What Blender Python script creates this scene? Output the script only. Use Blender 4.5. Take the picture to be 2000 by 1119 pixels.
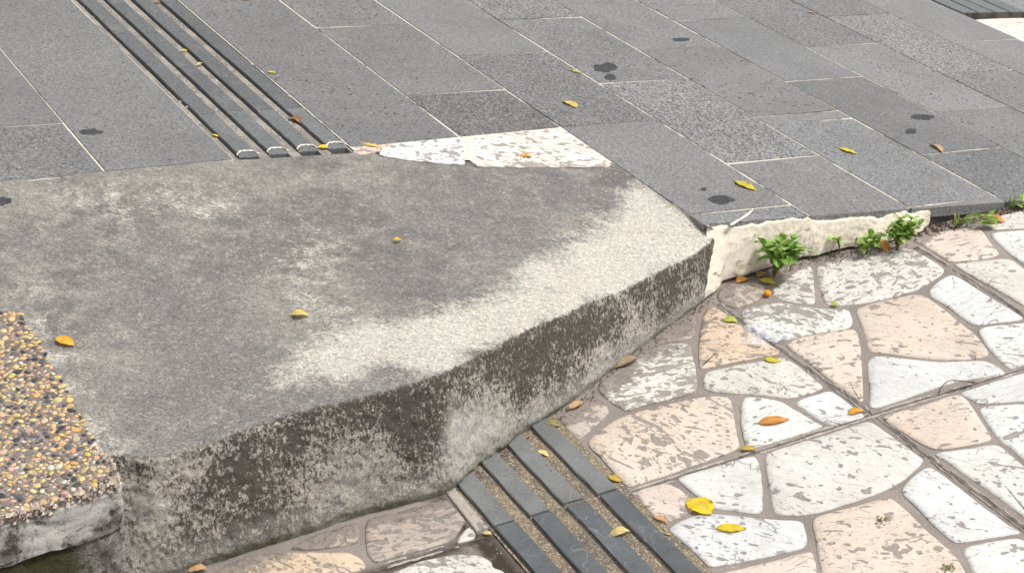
import bpy, bmesh, math, random
import numpy as np
from mathutils import Vector, Matrix, noise

for o in list(bpy.data.objects): bpy.data.objects.remove(o)
sc = bpy.context.scene
COL = sc.collection
R = math.radians
random.seed(7)

CAM_H = 1.8499
CAM_F = 3386.176
CAMX = [0.999958, -0.004268, -0.008107]
CAMD = [-0.009161, -0.465829, -0.884827]
CAMF = [0.0, 0.884864, -0.465849]
# ---------------------------------------------------------------- camera, sky, sun, exposure
cam = bpy.data.cameras.new('camera'); camo = bpy.data.objects.new('camera', cam); COL.objects.link(camo)
cam.sensor_width = 36.0; cam.lens = CAM_F/2000.0*36.0; cam.clip_start = 0.05; cam.clip_end = 400
_x, _d, _f = Vector(CAMX), Vector(CAMD), Vector(CAMF)
camo.matrix_world = Matrix(((_x.x, -_d.x, -_f.x, 0), (_x.y, -_d.y, -_f.y, 0), (_x.z, -_d.z, -_f.z, CAM_H), (0, 0, 0, 1)))
sc.camera = camo
SUN_EL, SUN_AZ = 62.0, 98.0          # azimuth measured from +y (away from camera) towards +x
wd = bpy.data.worlds.new('World'); sc.world = wd; wd.use_nodes = True
wn = wd.node_tree.nodes; wl = wd.node_tree.links; wn.clear()
sky = wn.new('ShaderNodeTexSky'); sky.sky_type = 'NISHITA'; sky.sun_disc = False
sky.sun_elevation = R(SUN_EL); sky.sun_rotation = R(SUN_AZ); sky.air_density = 1.0; sky.dust_density = 4.0; sky.ozone_density = 1.0
hs = wn.new('ShaderNodeHueSaturation'); hs.inputs['Saturation'].default_value = 0.22
bg = wn.new('ShaderNodeBackground'); bg.inputs['Strength'].default_value = 0.15
wo = wn.new('ShaderNodeOutputWorld')
wl.new(sky.outputs[0], hs.inputs['Color']); wl.new(hs.outputs[0], bg.inputs['Color']); wl.new(bg.outputs[0], wo.inputs[0])
sl = bpy.data.lights.new('sun', 'SUN'); sl.energy = 2.0; sl.angle = R(9.0); sl.color = (1.0, 0.965, 0.91)
so = bpy.data.objects.new('sun', sl); COL.objects.link(so)
_s = Vector((math.sin(R(SUN_AZ))*math.cos(R(SUN_EL)), math.cos(R(SUN_AZ))*math.cos(R(SUN_EL)), math.sin(R(SUN_EL))))
so.rotation_euler = _s.to_track_quat('Z', 'Y').to_euler()
sc.view_settings.view_transform = 'Standard'; sc.view_settings.look = 'None'
sc.view_settings.exposure = 0.20; sc.view_settings.gamma = 1.0; sc.view_settings.use_curve_mapping = False

# ---------------------------------------------------------------- surveyed outlines, metres
UO = (1.3019, 0.7919, 0.1576)
UE1 = [0.858337, 0.491783, -0.146313]
UE2 = [-0.493457, 0.869345, 0.027183]
UN = [0.140564, 0.048867, 0.988865]
LE1 = [0.89116, 0.45369, 0.0]
LE2 = [-0.45369, 0.89116, 0.0]
STEP = [-0.069, 2.8475]
BACK = [0.0439, 3.3972]
SK = [(-2.0402, 2.6644, 0.5422), (-1.2874, 3.1576, 0.4108), (-1.1176, 3.2687, 0.3811), (-0.9737, 3.363, 0.356), (-0.9083, 3.4059, 0.3446), (-0.86, 3.4342, 0.3364), (-0.792, 3.4788, 0.3245), (-0.7424, 3.5112, 0.3158), (-0.6391, 3.5687, 0.2983), (-0.5536, 3.6109, 0.2841), (-0.4665, 3.6573, 0.2694), (-0.366, 3.7121, 0.2524), (-0.3153, 3.7463, 0.2384), (-0.2858, 3.7531, 0.2339), (-0.2678, 3.7525, 0.2314), (-0.2379, 3.7526, 0.2271), (-0.1661, 3.7568, 0.2167), (-0.0821, 3.7719, 0.204), (0.015, 3.7982, 0.1889), (0.1014, 3.8346, 0.1749), (0.1768, 3.8673, 0.1625), (0.2504, 3.848, 0.1581), (0.3164, 3.7319, 0.1544), (0.379, 3.618, 0.1511), (0.445, 3.5144, 0.1469)]
SF = [(-1.818, 1.8269, 0.2143), (-1.0265, 2.2552, 0.2324), (-0.796, 2.3799, 0.2377), (-0.6729, 2.4612, 0.2381), (-0.6164, 2.4574, 0.2338), (-0.5766, 2.4754, 0.2298), (-0.5291, 2.5062, 0.2299), (-0.4882, 2.5296, 0.2332), (-0.4143, 2.58, 0.2361), (-0.3454, 2.6093, 0.2372), (-0.2755, 2.642, 0.2376), (-0.1863, 2.6864, 0.2387), (-0.1447, 2.7105, 0.2389), (-0.1248, 2.7274, 0.2362), (-0.1052, 2.7591, 0.2305), (-0.0824, 2.7959, 0.2229), (-0.0399, 2.8565, 0.2142), (0.0291, 2.9442, 0.2034), (0.1015, 3.0303, 0.1895), (0.1565, 3.1161, 0.1718), (0.2244, 3.1976, 0.1515), (0.3207, 3.3245, 0.1332), (0.3967, 3.4207, 0.121), (0.4484, 3.4998, 0.1142), (0.4727, 3.5511, 0.1094)]
SG = [(-1.8455, 1.798, 0.0), (-1.046, 2.2113, 0.0), (-0.7935, 2.3418, 0.0), (-0.6718, 2.4071, 0.0), (-0.6203, 2.4307, 0.0), (-0.5799, 2.4505, 0.0), (-0.5317, 2.4748, 0.0), (-0.4912, 2.4951, 0.0), (-0.4142, 2.5364, 0.0), (-0.3444, 2.5758, 0.0), (-0.2721, 2.616, 0.0), (-0.1763, 2.6568, 0.0), (-0.1314, 2.6776, 0.0), (-0.1117, 2.689, 0.0), (-0.0904, 2.7259, 0.0), (-0.0638, 2.7705, 0.0), (-0.0208, 2.8267, 0.0), (0.0431, 2.9105, 0.0), (0.1064, 2.9864, 0.0), (0.1613, 3.0573, 0.0), (0.2214, 3.1477, 0.0), (0.3057, 3.2642, 0.0), (0.3737, 3.3547, -0.0), (0.4298, 3.4276, 0.0), (0.4793, 3.5208, 0.0)]
PPL = [-0.09342, 0.12128, -0.11889]
PTOP = [(-1.701, 2.7695, 0.3759), (-0.9548, 2.8446, 0.3153), (-0.9204, 2.8424, 0.3118), (-0.8639, 2.7521, 0.2956), (-0.8078, 2.6601, 0.2792), (-0.7589, 2.5731, 0.2641), (-0.7061, 2.4813, 0.248), (-0.668, 2.4325, 0.2385), (-0.6546, 2.4004, 0.2334), (-0.6749, 2.383, 0.2332), (-0.7006, 2.3653, 0.2334), (-0.7524, 2.3352, 0.2346), (-0.7885, 2.3132, 0.2353), (-0.8242, 2.2915, 0.236), (-1.4616, 1.947, 0.2538)]
STONES = [('pink', 0.55, [(0.9612, 3.7318), (1.0163, 3.7728), (1.0697, 3.793), (1.1277, 3.8123), (1.1433, 3.7935), (1.1477, 3.7131), (1.155, 3.6642), (1.1395, 3.6452), (1.0919, 3.6271), (1.0384, 3.6187), (1.0224, 3.6238), (1.003, 3.6721), (0.9821, 3.7165)]), ('white', 0.35, [(1.1569, 3.7678), (1.1815, 3.7774), (1.2451, 3.7863), (1.2922, 3.7924), (1.2204, 3.5314), (1.1972, 3.606), (1.1744, 3.6638), (1.1633, 3.7227)]), ('warm', 0.3, [(1.1421, 3.8347), (1.174, 3.8549), (1.2242, 3.8749), (1.2754, 3.9003), (1.326, 3.9153), (1.2938, 3.7985), (1.208, 3.7942), (1.1757, 3.7898), (1.1594, 3.8137)]), ('warm', 0.35, [(1.0309, 3.6047), (1.0544, 3.6136), (1.1499, 3.6355), (1.1775, 3.6254), (1.1898, 3.5781), (1.2154, 3.5134), (1.1701, 3.3487), (1.1426, 3.4002), (1.1081, 3.4707), (1.0634, 3.5437)]), ('warm', 0.75, [(0.7125, 3.6064), (0.7508, 3.6436), (0.8032, 3.6713), (0.891, 3.6988), (0.9524, 3.6897), (0.9827, 3.6388), (1.0076, 3.5864), (0.994, 3.5543), (0.9239, 3.4832), (0.863, 3.449), (0.7744, 3.4159), (0.7123, 3.4128), (0.7022, 3.4259), (0.7019, 3.4875), (0.7072, 3.56)]), ('warm', 0.8, [(0.6218, 3.5251), (0.6649, 3.5886), (0.6983, 3.6114), (0.6996, 3.5786), (0.6894, 3.4878), (0.6803, 3.4177), (0.6482, 3.4226), (0.6091, 3.4364), (0.587, 3.4702), (0.595, 3.4986)]), ('dirty', 0.9, [(0.4719, 3.492), (0.4996, 3.523), (0.5435, 3.5376), (0.5774, 3.5079), (0.5789, 3.4722), (0.5513, 3.4349), (0.4994, 3.3971), (0.4792, 3.4173), (0.46, 3.4481)]), ('white', 0.8, [(0.5068, 3.374), (0.518, 3.3993), (0.5575, 3.4201), (0.6079, 3.4278), (0.6538, 3.4053), (0.7095, 3.3956), (0.742, 3.395), (0.752, 3.382), (0.7469, 3.3192), (0.726, 3.3032), (0.659, 3.284), (0.6045, 3.2648), (0.5673, 3.2535), (0.541, 3.2944), (0.5143, 3.3361)]), ('pink', 0.45, [(0.7644, 3.3946), (0.7948, 3.4155), (0.8621, 3.4446), (0.9193, 3.4611), (0.937, 3.4476), (0.9562, 3.4038), (0.9854, 3.3189), (1.0036, 3.2776), (1.0116, 3.2293), (1.0136, 3.19), (0.9982, 3.1747), (0.9492, 3.1641), (0.8846, 3.1691), (0.8299, 3.1856), (0.767, 3.2023), (0.7601, 3.2181), (0.7661, 3.282), (0.7646, 3.3397)]), ('white', 0.25, [(0.9448, 3.4739), (0.9733, 3.5181), (1.0161, 3.5584), (1.035, 3.5305), (1.0798, 3.4404), (1.1134, 3.3793), (1.1274, 3.3478), (1.1186, 3.3371), (1.0583, 3.3216), (1.0124, 3.3142), (0.9973, 3.3352), (0.9725, 3.4034), (0.9453, 3.4474)]), ('white', 0.45, [(1.0124, 3.2896), (1.0303, 3.3056), (1.0982, 3.3209), (1.1655, 3.332), (1.1174, 3.1572), (1.0742, 3.1427), (1.0433, 3.1243), (1.0328, 3.1434), (1.0194, 3.1977), (1.0135, 3.2532)]), ('pink', 0.5, [(0.5886, 3.2371), (0.6078, 3.2607), (0.6709, 3.2838), (0.734, 3.303), (0.7512, 3.2986), (0.7483, 3.2501), (0.7422, 3.1949), (0.722, 3.0677), (0.7125, 3.0058), (0.7027, 2.9989), (0.6749, 3.0532), (0.6496, 3.1052), (0.6182, 3.174), (0.5969, 3.2133)]), ('cream', 0.8, [(0.392, 3.1399), (0.3954, 3.1935), (0.4045, 3.2645), (0.4187, 3.3462), (0.4337, 3.4052), (0.4517, 3.4092), (0.4744, 3.3746), (0.4972, 3.3281), (0.5233, 3.2801), (0.5501, 3.2434), (0.5695, 3.2075), (0.5668, 3.1943), (0.5182, 3.1796), (0.4498, 3.1578), (0.4054, 3.1396)]), ('warm', 0.6, [(0.4012, 3.1171), (0.4119, 3.1282), (0.4763, 3.1535), (0.5404, 3.1715), (0.573, 3.1825), (0.5928, 3.1591), (0.6224, 3.1019), (0.6405, 3.0611), (0.6285, 3.0453), (0.5676, 3.014), (0.4993, 3.0331), (0.4253, 3.0416), (0.3946, 3.053), (0.395, 3.0934)]), ('white', 0.3, [(0.7467, 3.1563), (0.764, 3.1868), (0.8275, 3.174), (0.9013, 3.1573), (0.9954, 3.1632), (1.0137, 3.1438), (1.0293, 3.1148), (1.0179, 3.1), (0.9223, 3.0817), (0.7936, 3.0079), (0.7357, 2.9772), (0.7179, 2.981), (0.736, 3.0579), (0.7375, 3.0961)]), ('dirty', 0.85, [(0.3095, 3.2905), (0.3623, 3.3473), (0.4112, 3.4143), (0.405, 3.3381), (0.391, 3.2688), (0.3544, 3.2574), (0.3058, 3.2423)]), ('warm', 0.95, [(0.1723, 3.0714), (0.2094, 3.1264), (0.2555, 3.1866), (0.3018, 3.2328), (0.3345, 3.2481), (0.3834, 3.2432), (0.3824, 3.1921), (0.3849, 3.1383), (0.3809, 3.0787), (0.3765, 3.0532), (0.365, 3.039), (0.3227, 3.0182), (0.2651, 2.9944), (0.2302, 2.9705), (0.206, 2.999), (0.182, 3.0386)]), ('dirty', 0.6, [(0.0915, 2.9521), (0.1164, 2.9843), (0.1553, 3.0283), (0.167, 3.0389), (0.1877, 3.0028), (0.1952, 2.9711), (0.1731, 2.9336), (0.142, 2.8869), (0.1269, 2.8705), (0.11, 2.9008), (0.0928, 2.9349)]), ('pink', 0.75, [(0.1484, 2.8702), (0.1677, 2.8965), (0.2027, 2.9399), (0.2332, 2.96), (0.2828, 2.9836), (0.3212, 3.0005), (0.3629, 3.0175), (0.402, 3.0275), (0.4354, 3.0255), (0.4443, 3.0054), (0.4417, 2.9358), (0.4397, 2.8885), (0.441, 2.839), (0.4303, 2.8243), (0.3805, 2.7963), (0.3246, 2.7625), (0.2879, 2.7414), (0.2453, 2.7181), (0.2168, 2.7046), (0.2072, 2.7151), (0.1888, 2.7573), (0.1637, 2.8146), (0.1457, 2.8472)]), ('white', 0.3, [(0.4672, 3.0157), (0.4795, 3.0247), (0.5197, 3.0183), (0.5475, 3.0036), (0.5719, 2.9681), (0.5958, 2.9332), (0.617, 2.911), (0.5897, 2.894), (0.5273, 2.8618), (0.4738, 2.8365), (0.4541, 2.8356), (0.4521, 2.8684), (0.4521, 2.922), (0.4595, 2.977)]), ('white', 0.3, [(0.571, 2.9997), (0.5862, 3.0136), (0.6311, 3.0379), (0.6512, 3.0462), (0.6691, 3.0193), (0.6882, 2.98), (0.7052, 2.9484), (0.6996, 2.9417), (0.6677, 2.9265), (0.6327, 2.9135), (0.6168, 2.9273), (0.5928, 2.9608)]), ('pink', 0.4, [(0.7342, 2.9411), (0.7647, 2.9564), (0.8255, 2.9832), (0.8851, 3.0176), (0.9094, 3.0258), (0.9209, 3.0113), (0.9276, 2.9619), (0.9325, 2.907), (0.937, 2.8668), (0.932, 2.8537), (0.9021, 2.8411), (0.8636, 2.8287), (0.8268, 2.8228), (0.8085, 2.8283), (0.7874, 2.8548), (0.7656, 2.8883)]), ('white', 0.15, [(0.9121, 3.0293), (0.9327, 3.0456), (0.9972, 3.0781), (1.0658, 3.111), (1.1103, 3.1313), (1.0742, 3.0001), (1.0359, 2.9986), (0.9831, 2.9925), (0.9417, 2.9897), (0.9312, 3.0075)]), ('white', 0.3, [(0.9358, 2.9652), (0.9502, 2.979), (0.9924, 2.9853), (1.0331, 2.9881), (1.0707, 2.9874), (0.9986, 2.7255), (0.9784, 2.7819), (0.9662, 2.827), (0.9507, 2.8501), (0.9436, 2.8933)]), ('white', 0.4, [(0.8109, 2.807), (0.8246, 2.8132), (0.8805, 2.8252), (0.9341, 2.8405), (0.9466, 2.8338), (0.9595, 2.8013), (0.9734, 2.7631), (0.9936, 2.7072), (0.9505, 2.5507), (0.9298, 2.5991), (0.8993, 2.6607), (0.8582, 2.7308), (0.8315, 2.7812)]), ('white', 0.4, [(0.3078, 2.7306), (0.3264, 2.7438), (0.3776, 2.7679), (0.4407, 2.7985), (0.4627, 2.8051), (0.4696, 2.7904), (0.4699, 2.7527), (0.4669, 2.7036), (0.4606, 2.6559), (0.4536, 2.6152), (0.4255, 2.6185), (0.3799, 2.6308), (0.3637, 2.6369), (0.3489, 2.6577), (0.3286, 2.6938)]), ('warm', 0.4, [(0.4827, 2.7965), (0.4928, 2.8187), (0.5463, 2.8451), (0.6085, 2.8763), (0.6643, 2.9075), (0.7044, 2.9279), (0.7158, 2.9209), (0.7414, 2.8754), (0.7674, 2.8271), (0.7874, 2.7883), (0.7806, 2.7726), (0.7343, 2.7175), (0.6895, 2.682), (0.618, 2.6446), (0.5632, 2.6192), (0.5246, 2.6083), (0.485, 2.6118), (0.4769, 2.6264), (0.4775, 2.6675), (0.4805, 2.7278)]), ('white', 0.2, [(0.7254, 2.6904), (0.7453, 2.7204), (0.7807, 2.7569), (0.7929, 2.7648), (0.8085, 2.7409), (0.8369, 2.6844), (0.8686, 2.619), (0.8988, 2.5672), (0.9115, 2.5502), (0.9045, 2.5447), (0.8611, 2.5354), (0.8089, 2.5225), (0.7854, 2.5201), (0.7762, 2.5367), (0.7565, 2.5818), (0.7387, 2.6397), (0.7245, 2.6695)]), ('pink', 0.6, [(0.2268, 2.6834), (0.2364, 2.6983), (0.279, 2.7158), (0.2927, 2.7149), (0.3117, 2.697), (0.3289, 2.6609), (0.3371, 2.6344), (0.3234, 2.6213), (0.2896, 2.5994), (0.2719, 2.5866), (0.2566, 2.6039), (0.2379, 2.6477)]), ('white', 0.45, [(0.2777, 2.5695), (0.2953, 2.5879), (0.3309, 2.6125), (0.365, 2.6177), (0.4108, 2.6084), (0.4761, 2.5965), (0.5156, 2.593), (0.525, 2.5843), (0.5253, 2.5517), (0.5229, 2.5198), (0.5092, 2.5063), (0.4611, 2.4882), (0.394, 2.4679), (0.3476, 2.4554), (0.3363, 2.4634), (0.32, 2.5), (0.2975, 2.5386)]), ('pink', 0.4, [(0.3504, 2.4365), (0.3985, 2.452), (0.4593, 2.4749), (0.5213, 2.5007), (0.5279, 2.4952), (0.5292, 2.4648), (0.5253, 2.4282), (0.5086, 2.3278), (0.3836, 2.3296), (0.3643, 2.4048)]), ('pink', 0.5, [(0.5423, 2.5994), (0.5798, 2.6178), (0.6341, 2.6402), (0.6892, 2.6629), (0.7021, 2.6591), (0.7213, 2.6208), (0.7425, 2.5634), (0.7643, 2.5133), (0.7759, 2.4958), (0.7811, 2.4663), (0.7872, 2.4242), (0.7874, 2.3985), (0.7711, 2.324), (0.5252, 2.3275), (0.5354, 2.4436), (0.5375, 2.4967), (0.5407, 2.5515)]), ('white', 0.4, [(0.7947, 2.5009), (0.806, 2.5105), (0.8588, 2.5261), (0.8935, 2.5338), (0.9109, 2.528), (0.9377, 2.5041), (0.8877, 2.3223), (0.7926, 2.3237), (0.7986, 2.4189), (0.7971, 2.466)]), ('dirty', 0.75, [(-0.2715, 2.6019), (-0.2582, 2.6137), (-0.1992, 2.6388), (-0.1325, 2.6671), (-0.1251, 2.6694), (-0.1116, 2.6444), (-0.0912, 2.6053), (-0.0896, 2.5962), (-0.0997, 2.5698), (-0.1105, 2.5405), (-0.1605, 2.5166), (-0.2082, 2.4957), (-0.2428, 2.4786), (-0.2512, 2.484), (-0.2636, 2.5089)]), ('warm', 0.5, [(-0.1038, 2.5349), (-0.0977, 2.5547), (-0.0828, 2.5847), (-0.0698, 2.5581), (-0.0712, 2.5454), (-0.0972, 2.5331)]), ('dirty', 0.8, [(-0.4053, 2.5192), (-0.3606, 2.5626), (-0.3098, 2.5883), (-0.282, 2.5992), (-0.2792, 2.5442), (-0.292, 2.5312), (-0.3241, 2.5234), (-0.3628, 2.5186)]), ('cream', 0.7, [(-0.5304, 2.4181), (-0.5238, 2.4595), (-0.4838, 2.4961), (-0.4207, 2.5113), (-0.3228, 2.5088), (-0.2935, 2.5078), (-0.2728, 2.4918), (-0.2603, 2.4661), (-0.267, 2.4567), (-0.2919, 2.4471), (-0.3471, 2.4231), (-0.4377, 2.3862)]), ('warm', 0.65, [(-0.1623, 2.4832), (-0.1272, 2.495), (-0.0884, 2.5019), (-0.0624, 2.4983), (-0.0402, 2.4776), (-0.0389, 2.4638), (-0.0186, 2.4519), (-0.0107, 2.431), (-0.0047, 2.3352), (-0.2306, 2.3385), (-0.2506, 2.4037), (-0.2214, 2.4445), (-0.1905, 2.464)])]
SEAMS = [[(0.9635, 3.7012), (1.023, 3.5889), (1.0753, 3.4891), (1.156, 3.2975)], [(0.457, 3.4394), (0.5002, 3.353), (0.5384, 3.2741), (0.5956, 3.1782), (0.6521, 3.074), (0.6703, 3.048), (0.7186, 2.9551), (0.7621, 2.8711), (0.8096, 2.7771), (0.8623, 2.6762), (0.9203, 2.5635), (0.9422, 2.5204)], [(0.1974, 2.6779), (0.3083, 2.7355), (0.4341, 2.8018), (0.6272, 2.9021), (0.7202, 2.9537), (0.9147, 3.0488), (1.0701, 3.1275), (1.1157, 3.151)], [(-0.3762, 2.3979), (-0.2698, 2.4505), (-0.1086, 2.5273), (-0.0368, 2.5632)]]
USTONES = [('white', 0.7, [(0.1207, 3.405), (0.3122, 3.415), (0.2586, 3.3092), (0.2229, 3.244), (0.1051, 3.299), (0.0466, 3.3426), (0.0705, 3.3775)]), ('wpink', 0.75, [(0.3292, 3.412), (0.4525, 3.4184), (0.602, 3.4211), (0.6146, 3.4117), (0.6131, 3.3119), (0.6081, 3.2333), (0.5985, 3.1611), (0.4612, 3.1879), (0.3316, 3.2099), (0.2353, 3.2416)]), ('pink', 0.6, [(0.0127, 3.4047), (0.1104, 3.4035), (0.0554, 3.3605), (-0.0019, 3.3517), (-0.0112, 3.36)])]
SOUT = [0.43336, -0.90122, 0.0]
MT = [(0.4409, 3.5263, 0.136), (0.4619, 3.5363, 0.1322), (0.4842, 3.5471, 0.1281), (0.503, 3.5561, 0.1222), (0.5216, 3.5651, 0.1216), (0.553, 3.5801, 0.1179), (0.5658, 3.5863, 0.1135), (0.5907, 3.5983, 0.1166), (0.6162, 3.6106, 0.1131), (0.6484, 3.626, 0.108), (0.6783, 3.6404, 0.1021), (0.6939, 3.6479, 0.101), (0.7048, 3.6532, 0.0931), (0.7211, 3.661, 0.0839), (0.7476, 3.6737, 0.0788), (0.7743, 3.6866, 0.0737), (0.8116, 3.7045, 0.0701), (0.8413, 3.7188, 0.0657), (0.855, 3.7254, 0.0624), (0.8777, 3.7363, 0.0502), (0.8966, 3.7454, 0.0511), (0.9166, 3.755, 0.0544), (0.9369, 3.7648, 0.055), (0.9544, 3.7732, 0.0577), (0.9581, 3.775, 0.0486), (0.9857, 3.7882, 0.0475), (1.0167, 3.8031, 0.0429)]
MB = [(0.4273, 3.4252, 0.0), (0.4479, 3.4468, 0.0), (0.4676, 3.4784, 0.0), (0.4796, 3.5132, 0.0), (0.5001, 3.528, 0.0), (0.5313, 3.5427, 0.0), (0.5642, 3.56, 0.0), (0.5828, 3.5751, 0.0), (0.6153, 3.5953, 0.0), (0.6481, 3.6157, -0.0), (0.6772, 3.6336, 0.0), (0.6976, 3.6412, 0.0), (0.7117, 3.6383, -0.0), (0.7254, 3.6487, 0.0), (0.742, 3.6618, 0.0), (0.7685, 3.6748, 0.0), (0.7982, 3.685, 0.0), (0.8239, 3.6927, 0.0), (0.8437, 3.7005, 0.0), (0.8629, 3.7056, 0.0), (0.8852, 3.7134, 0.0), (0.9094, 3.7239, 0.0), (0.9294, 3.7318, 0.0), (0.95, 3.7425, 0.0), (0.9652, 3.7562, 0.0), (0.9983, 3.7781, 0.0), (1.0199, 3.8148, 0.0)]
GUM = [('U', (0.2683, 4.6099, 0.1158), (0.0386, 0.0157, -0.0063), (0.0023, 0.0435, -0.0025)), ('U', (0.2767, 4.5256, 0.1188), (0.0204, 0.0081, -0.0033), (0.0015, 0.028, -0.0016)), ('U', (0.5182, 4.9883, 0.0616), (0.0277, 0.0119, -0.0045), (0.0021, 0.0221, -0.0014)), ('U', (1.1606, 4.5194, -0.0065), (0.0398, 0.0147, -0.0064), (0.0074, 0.033, -0.0027)), ('U', (1.0935, 4.3775, 0.01), (0.0215, 0.0077, -0.0034), (0.0058, 0.0268, -0.0021)), ('U', (0.4922, 3.6933, 0.1293), (0.034, 0.0108, -0.0054), (0.0038, 0.0333, -0.0022)), ('U', (0.4579, 3.7468, 0.1315), (0.0089, 0.0029, -0.0014), (0.0014, 0.0136, -0.0009)), ('U', (-0.953, 3.6394, 0.3374), (0.0287, 0.0103, -0.0046), (-0.0054, 0.0254, -0.0005)), ('S', (-1.0403, 3.2192, 0.3604), (0.0178, 0.0065, -0.0032), (-0.0037, 0.0155, 0.0021))]
LEAVES = [((-0.8593, 4.2954, 0.2917), (-0.8413, 4.2985, 0.289), 0.65, 'yellow', 0.3, 0.2, 'U'), ((-0.8032, 4.1919, 0.2888), (-0.788, 4.2109, 0.2857), 0.5, 'straw', 0.6, 0.5, 'U'), ((-0.6238, 4.2091, 0.2625), (-0.6024, 4.205, 0.2596), 0.62, 'yellow', 0.2, 0.1, 'U'), ((-0.7702, 4.8176, 0.2532), (-0.746, 4.8344, 0.2489), 0.5, 'orange', 0.3, 0.1, 'U'), ((-1.0034, 4.698, 0.2923), (-0.9811, 4.6925, 0.2894), 0.5, 'brown', 0.6, 0.3, 'U'), ((-0.5356, 3.8961, 0.2593), (-0.5024, 3.8606, 0.2564), 0.5, 'rust', 0.9, 0.3, 'V'), ((-0.4488, 3.7216, 0.2556), (-0.4244, 3.7266, 0.2519), 0.9, 'yellow', 0.7, 0.3, 'V'), ((-0.3527, 3.7826, 0.2389), (-0.3039, 3.772, 0.2325), 0.35, 'gold', 0.2, 0.1, 'V'), ((0.0237, 3.8193, 0.1836), (0.0532, 3.8259, 0.1791), 0.5, 'amber', 0.9, 0.6, 'V'), ((0.1394, 4.2682, 0.1511), (0.1741, 4.2239, 0.1483), 0.62, 'gold', 0.25, 0.2, 'U'), ((0.1662, 4.5407, 0.1338), (0.2013, 4.5273, 0.1294), 0.35, 'lime', 0.6, 0.1, 'U'), ((0.9843, 5.4953, -0.0297), (1.0126, 5.4899, -0.0334), 0.45, 'orange', 0.3, 0.1, 'U'), ((0.7248, 5.5231, 0.0058), (0.7546, 5.5433, 0.0006), 0.5, 'yellow', 0.3, 0.1, 'U'), ((0.8548, 4.1628, 0.0546), (0.8992, 4.1327, 0.0497), 0.42, 'yellowgreen', 0.25, 0.1, 'U'), ((0.5398, 3.8267, 0.116), (0.588, 3.7758, 0.1116), 0.45, 'yellowgreen', 0.5, 0.1, 'U'), ((1.1258, 4.2885, 0.0098), (1.146, 4.2253, 0.0101), 0.4, 'tan', 0.9, 0.3, 'U'), ((-0.6935, 3.7211, 0.2904), (-0.6744, 3.7107, 0.2882), 0.5, 'yellow', 0.5, 0.2, 'V'), ((-0.2485, 3.2662, 0.2405), (-0.2305, 3.2687, 0.2378), 0.75, 'yellow', 0.5, 0.4, 'S'), ((-0.4249, 2.9186, 0.2528), (-0.3889, 2.9203, 0.2504), 0.6, 'gold', 0.8, 0.5, 'S'), ((-0.8386, 2.7755, 0.2874), (-0.8006, 2.7568, 0.2804), 0.6, 'amber', 0.3, 0.2, 'S'), ((0.4627, 3.3413, 0.0), (0.4965, 3.3314, 0.0), 0.7, 'lime', 0.5, 0.35, 'L'), ((0.7125, 3.4053, 0.0), (0.7323, 3.4073, 0.0), 0.8, 'lime', 1.1, 0.6, 'L'), ((0.533, 3.1741, 0.0), (0.5665, 3.1585, 0.0), 0.62, 'yellowgreen', 0.3, 0.15, 'L'), ((0.4844, 2.9162, 0.0), (0.5525, 2.9303, -0.0), 0.36, 'orange', 0.4, 0.2, 'L'), ((0.44, 2.8262, 0.0), (0.4744, 2.8238, 0.0), 0.45, 'ochre', 0.3, 0.15, 'L'), ((0.6712, 2.9493, 0.0), (0.7067, 2.9642, 0.0), 0.5, 'amber', 0.35, 0.2, 'L'), ((0.179, 2.737, 0.0), (0.203, 2.716, 0.0), 0.6, 'ochre', 0.35, 0.2, 'L'), ((0.3239, 2.6587, 0.0), (0.3619, 2.606, 0.0), 0.85, 'yellow', 0.2, 0.12, 'L'), ((0.3632, 2.5663, 0.0), (0.4212, 2.5639, 0.0), 0.4, 'yellow', 0.2, 0.1, 'L'), ((0.1706, 2.5444, 0.0), (0.2102, 2.5609, 0.0), 0.5, 'straw', 0.3, 0.9, 'L'), ((0.2543, 2.6061, 0.0), (0.2806, 2.585, 0.0), 0.5, 'tan', 0.3, 0.1, 'L'), ((-0.0567, 2.5588, 0.0), (-0.0391, 2.5554, 0.0), 0.6, 'straw', 0.3, 0.1, 'L'), ((-0.5715, 2.4533, 0.0), (-0.5367, 2.4601, 0.0), 0.6, 'tan', 0.5, 0.4, 'L'), ((0.0427, 2.8238, 0.0), (0.0691, 2.8054, 0.0), 0.5, 'straw', 0.5, 0.3, 'L'), ((0.064, 2.9386, 0.0), (0.0949, 2.9115, 0.0), 0.55, 'olive', 0.4, 0.2, 'L'), ((0.2178, 3.1414, -0.0), (0.2637, 3.1833, 0.0), 0.5, 'dry', 0.8, 0.5, 'L'), ((0.1123, 2.9765, 0.0), (0.1425, 3.0074, 0.0), 0.5, 'tan', 0.6, 0.4, 'L'), ((0.5132, 3.5201, 0.0), (0.5462, 3.5398, 0.0), 0.6, 'orange', 0.5, 0.3, 'L'), ((0.5691, 3.5343, 0.0), (0.6044, 3.5083, -0.0), 0.6, 'yellowgreen', 0.35, 0.2, 'L'), ((0.5646, 3.5446, 0.0), (0.5936, 3.5671, 0.0), 0.6, 'brown', 0.5, 0.3, 'L'), ((0.8746, 3.7219, 0.0), (0.8911, 3.6561, -0.0), 0.6, 'orange', 0.9, 0.6, 'L'), ((1.1661, 3.8494, -0.0), (1.2096, 3.8223, 0.0), 0.55, 'orange', 0.8, 0.6, 'L'), ((0.2697, 2.5537, 0.0), (0.283, 2.5473, 0.0), 0.5, 'tan', 0.3, 0.1, 'L')]
BERRY = (0.5772, 3.4541, 0.0)
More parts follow.
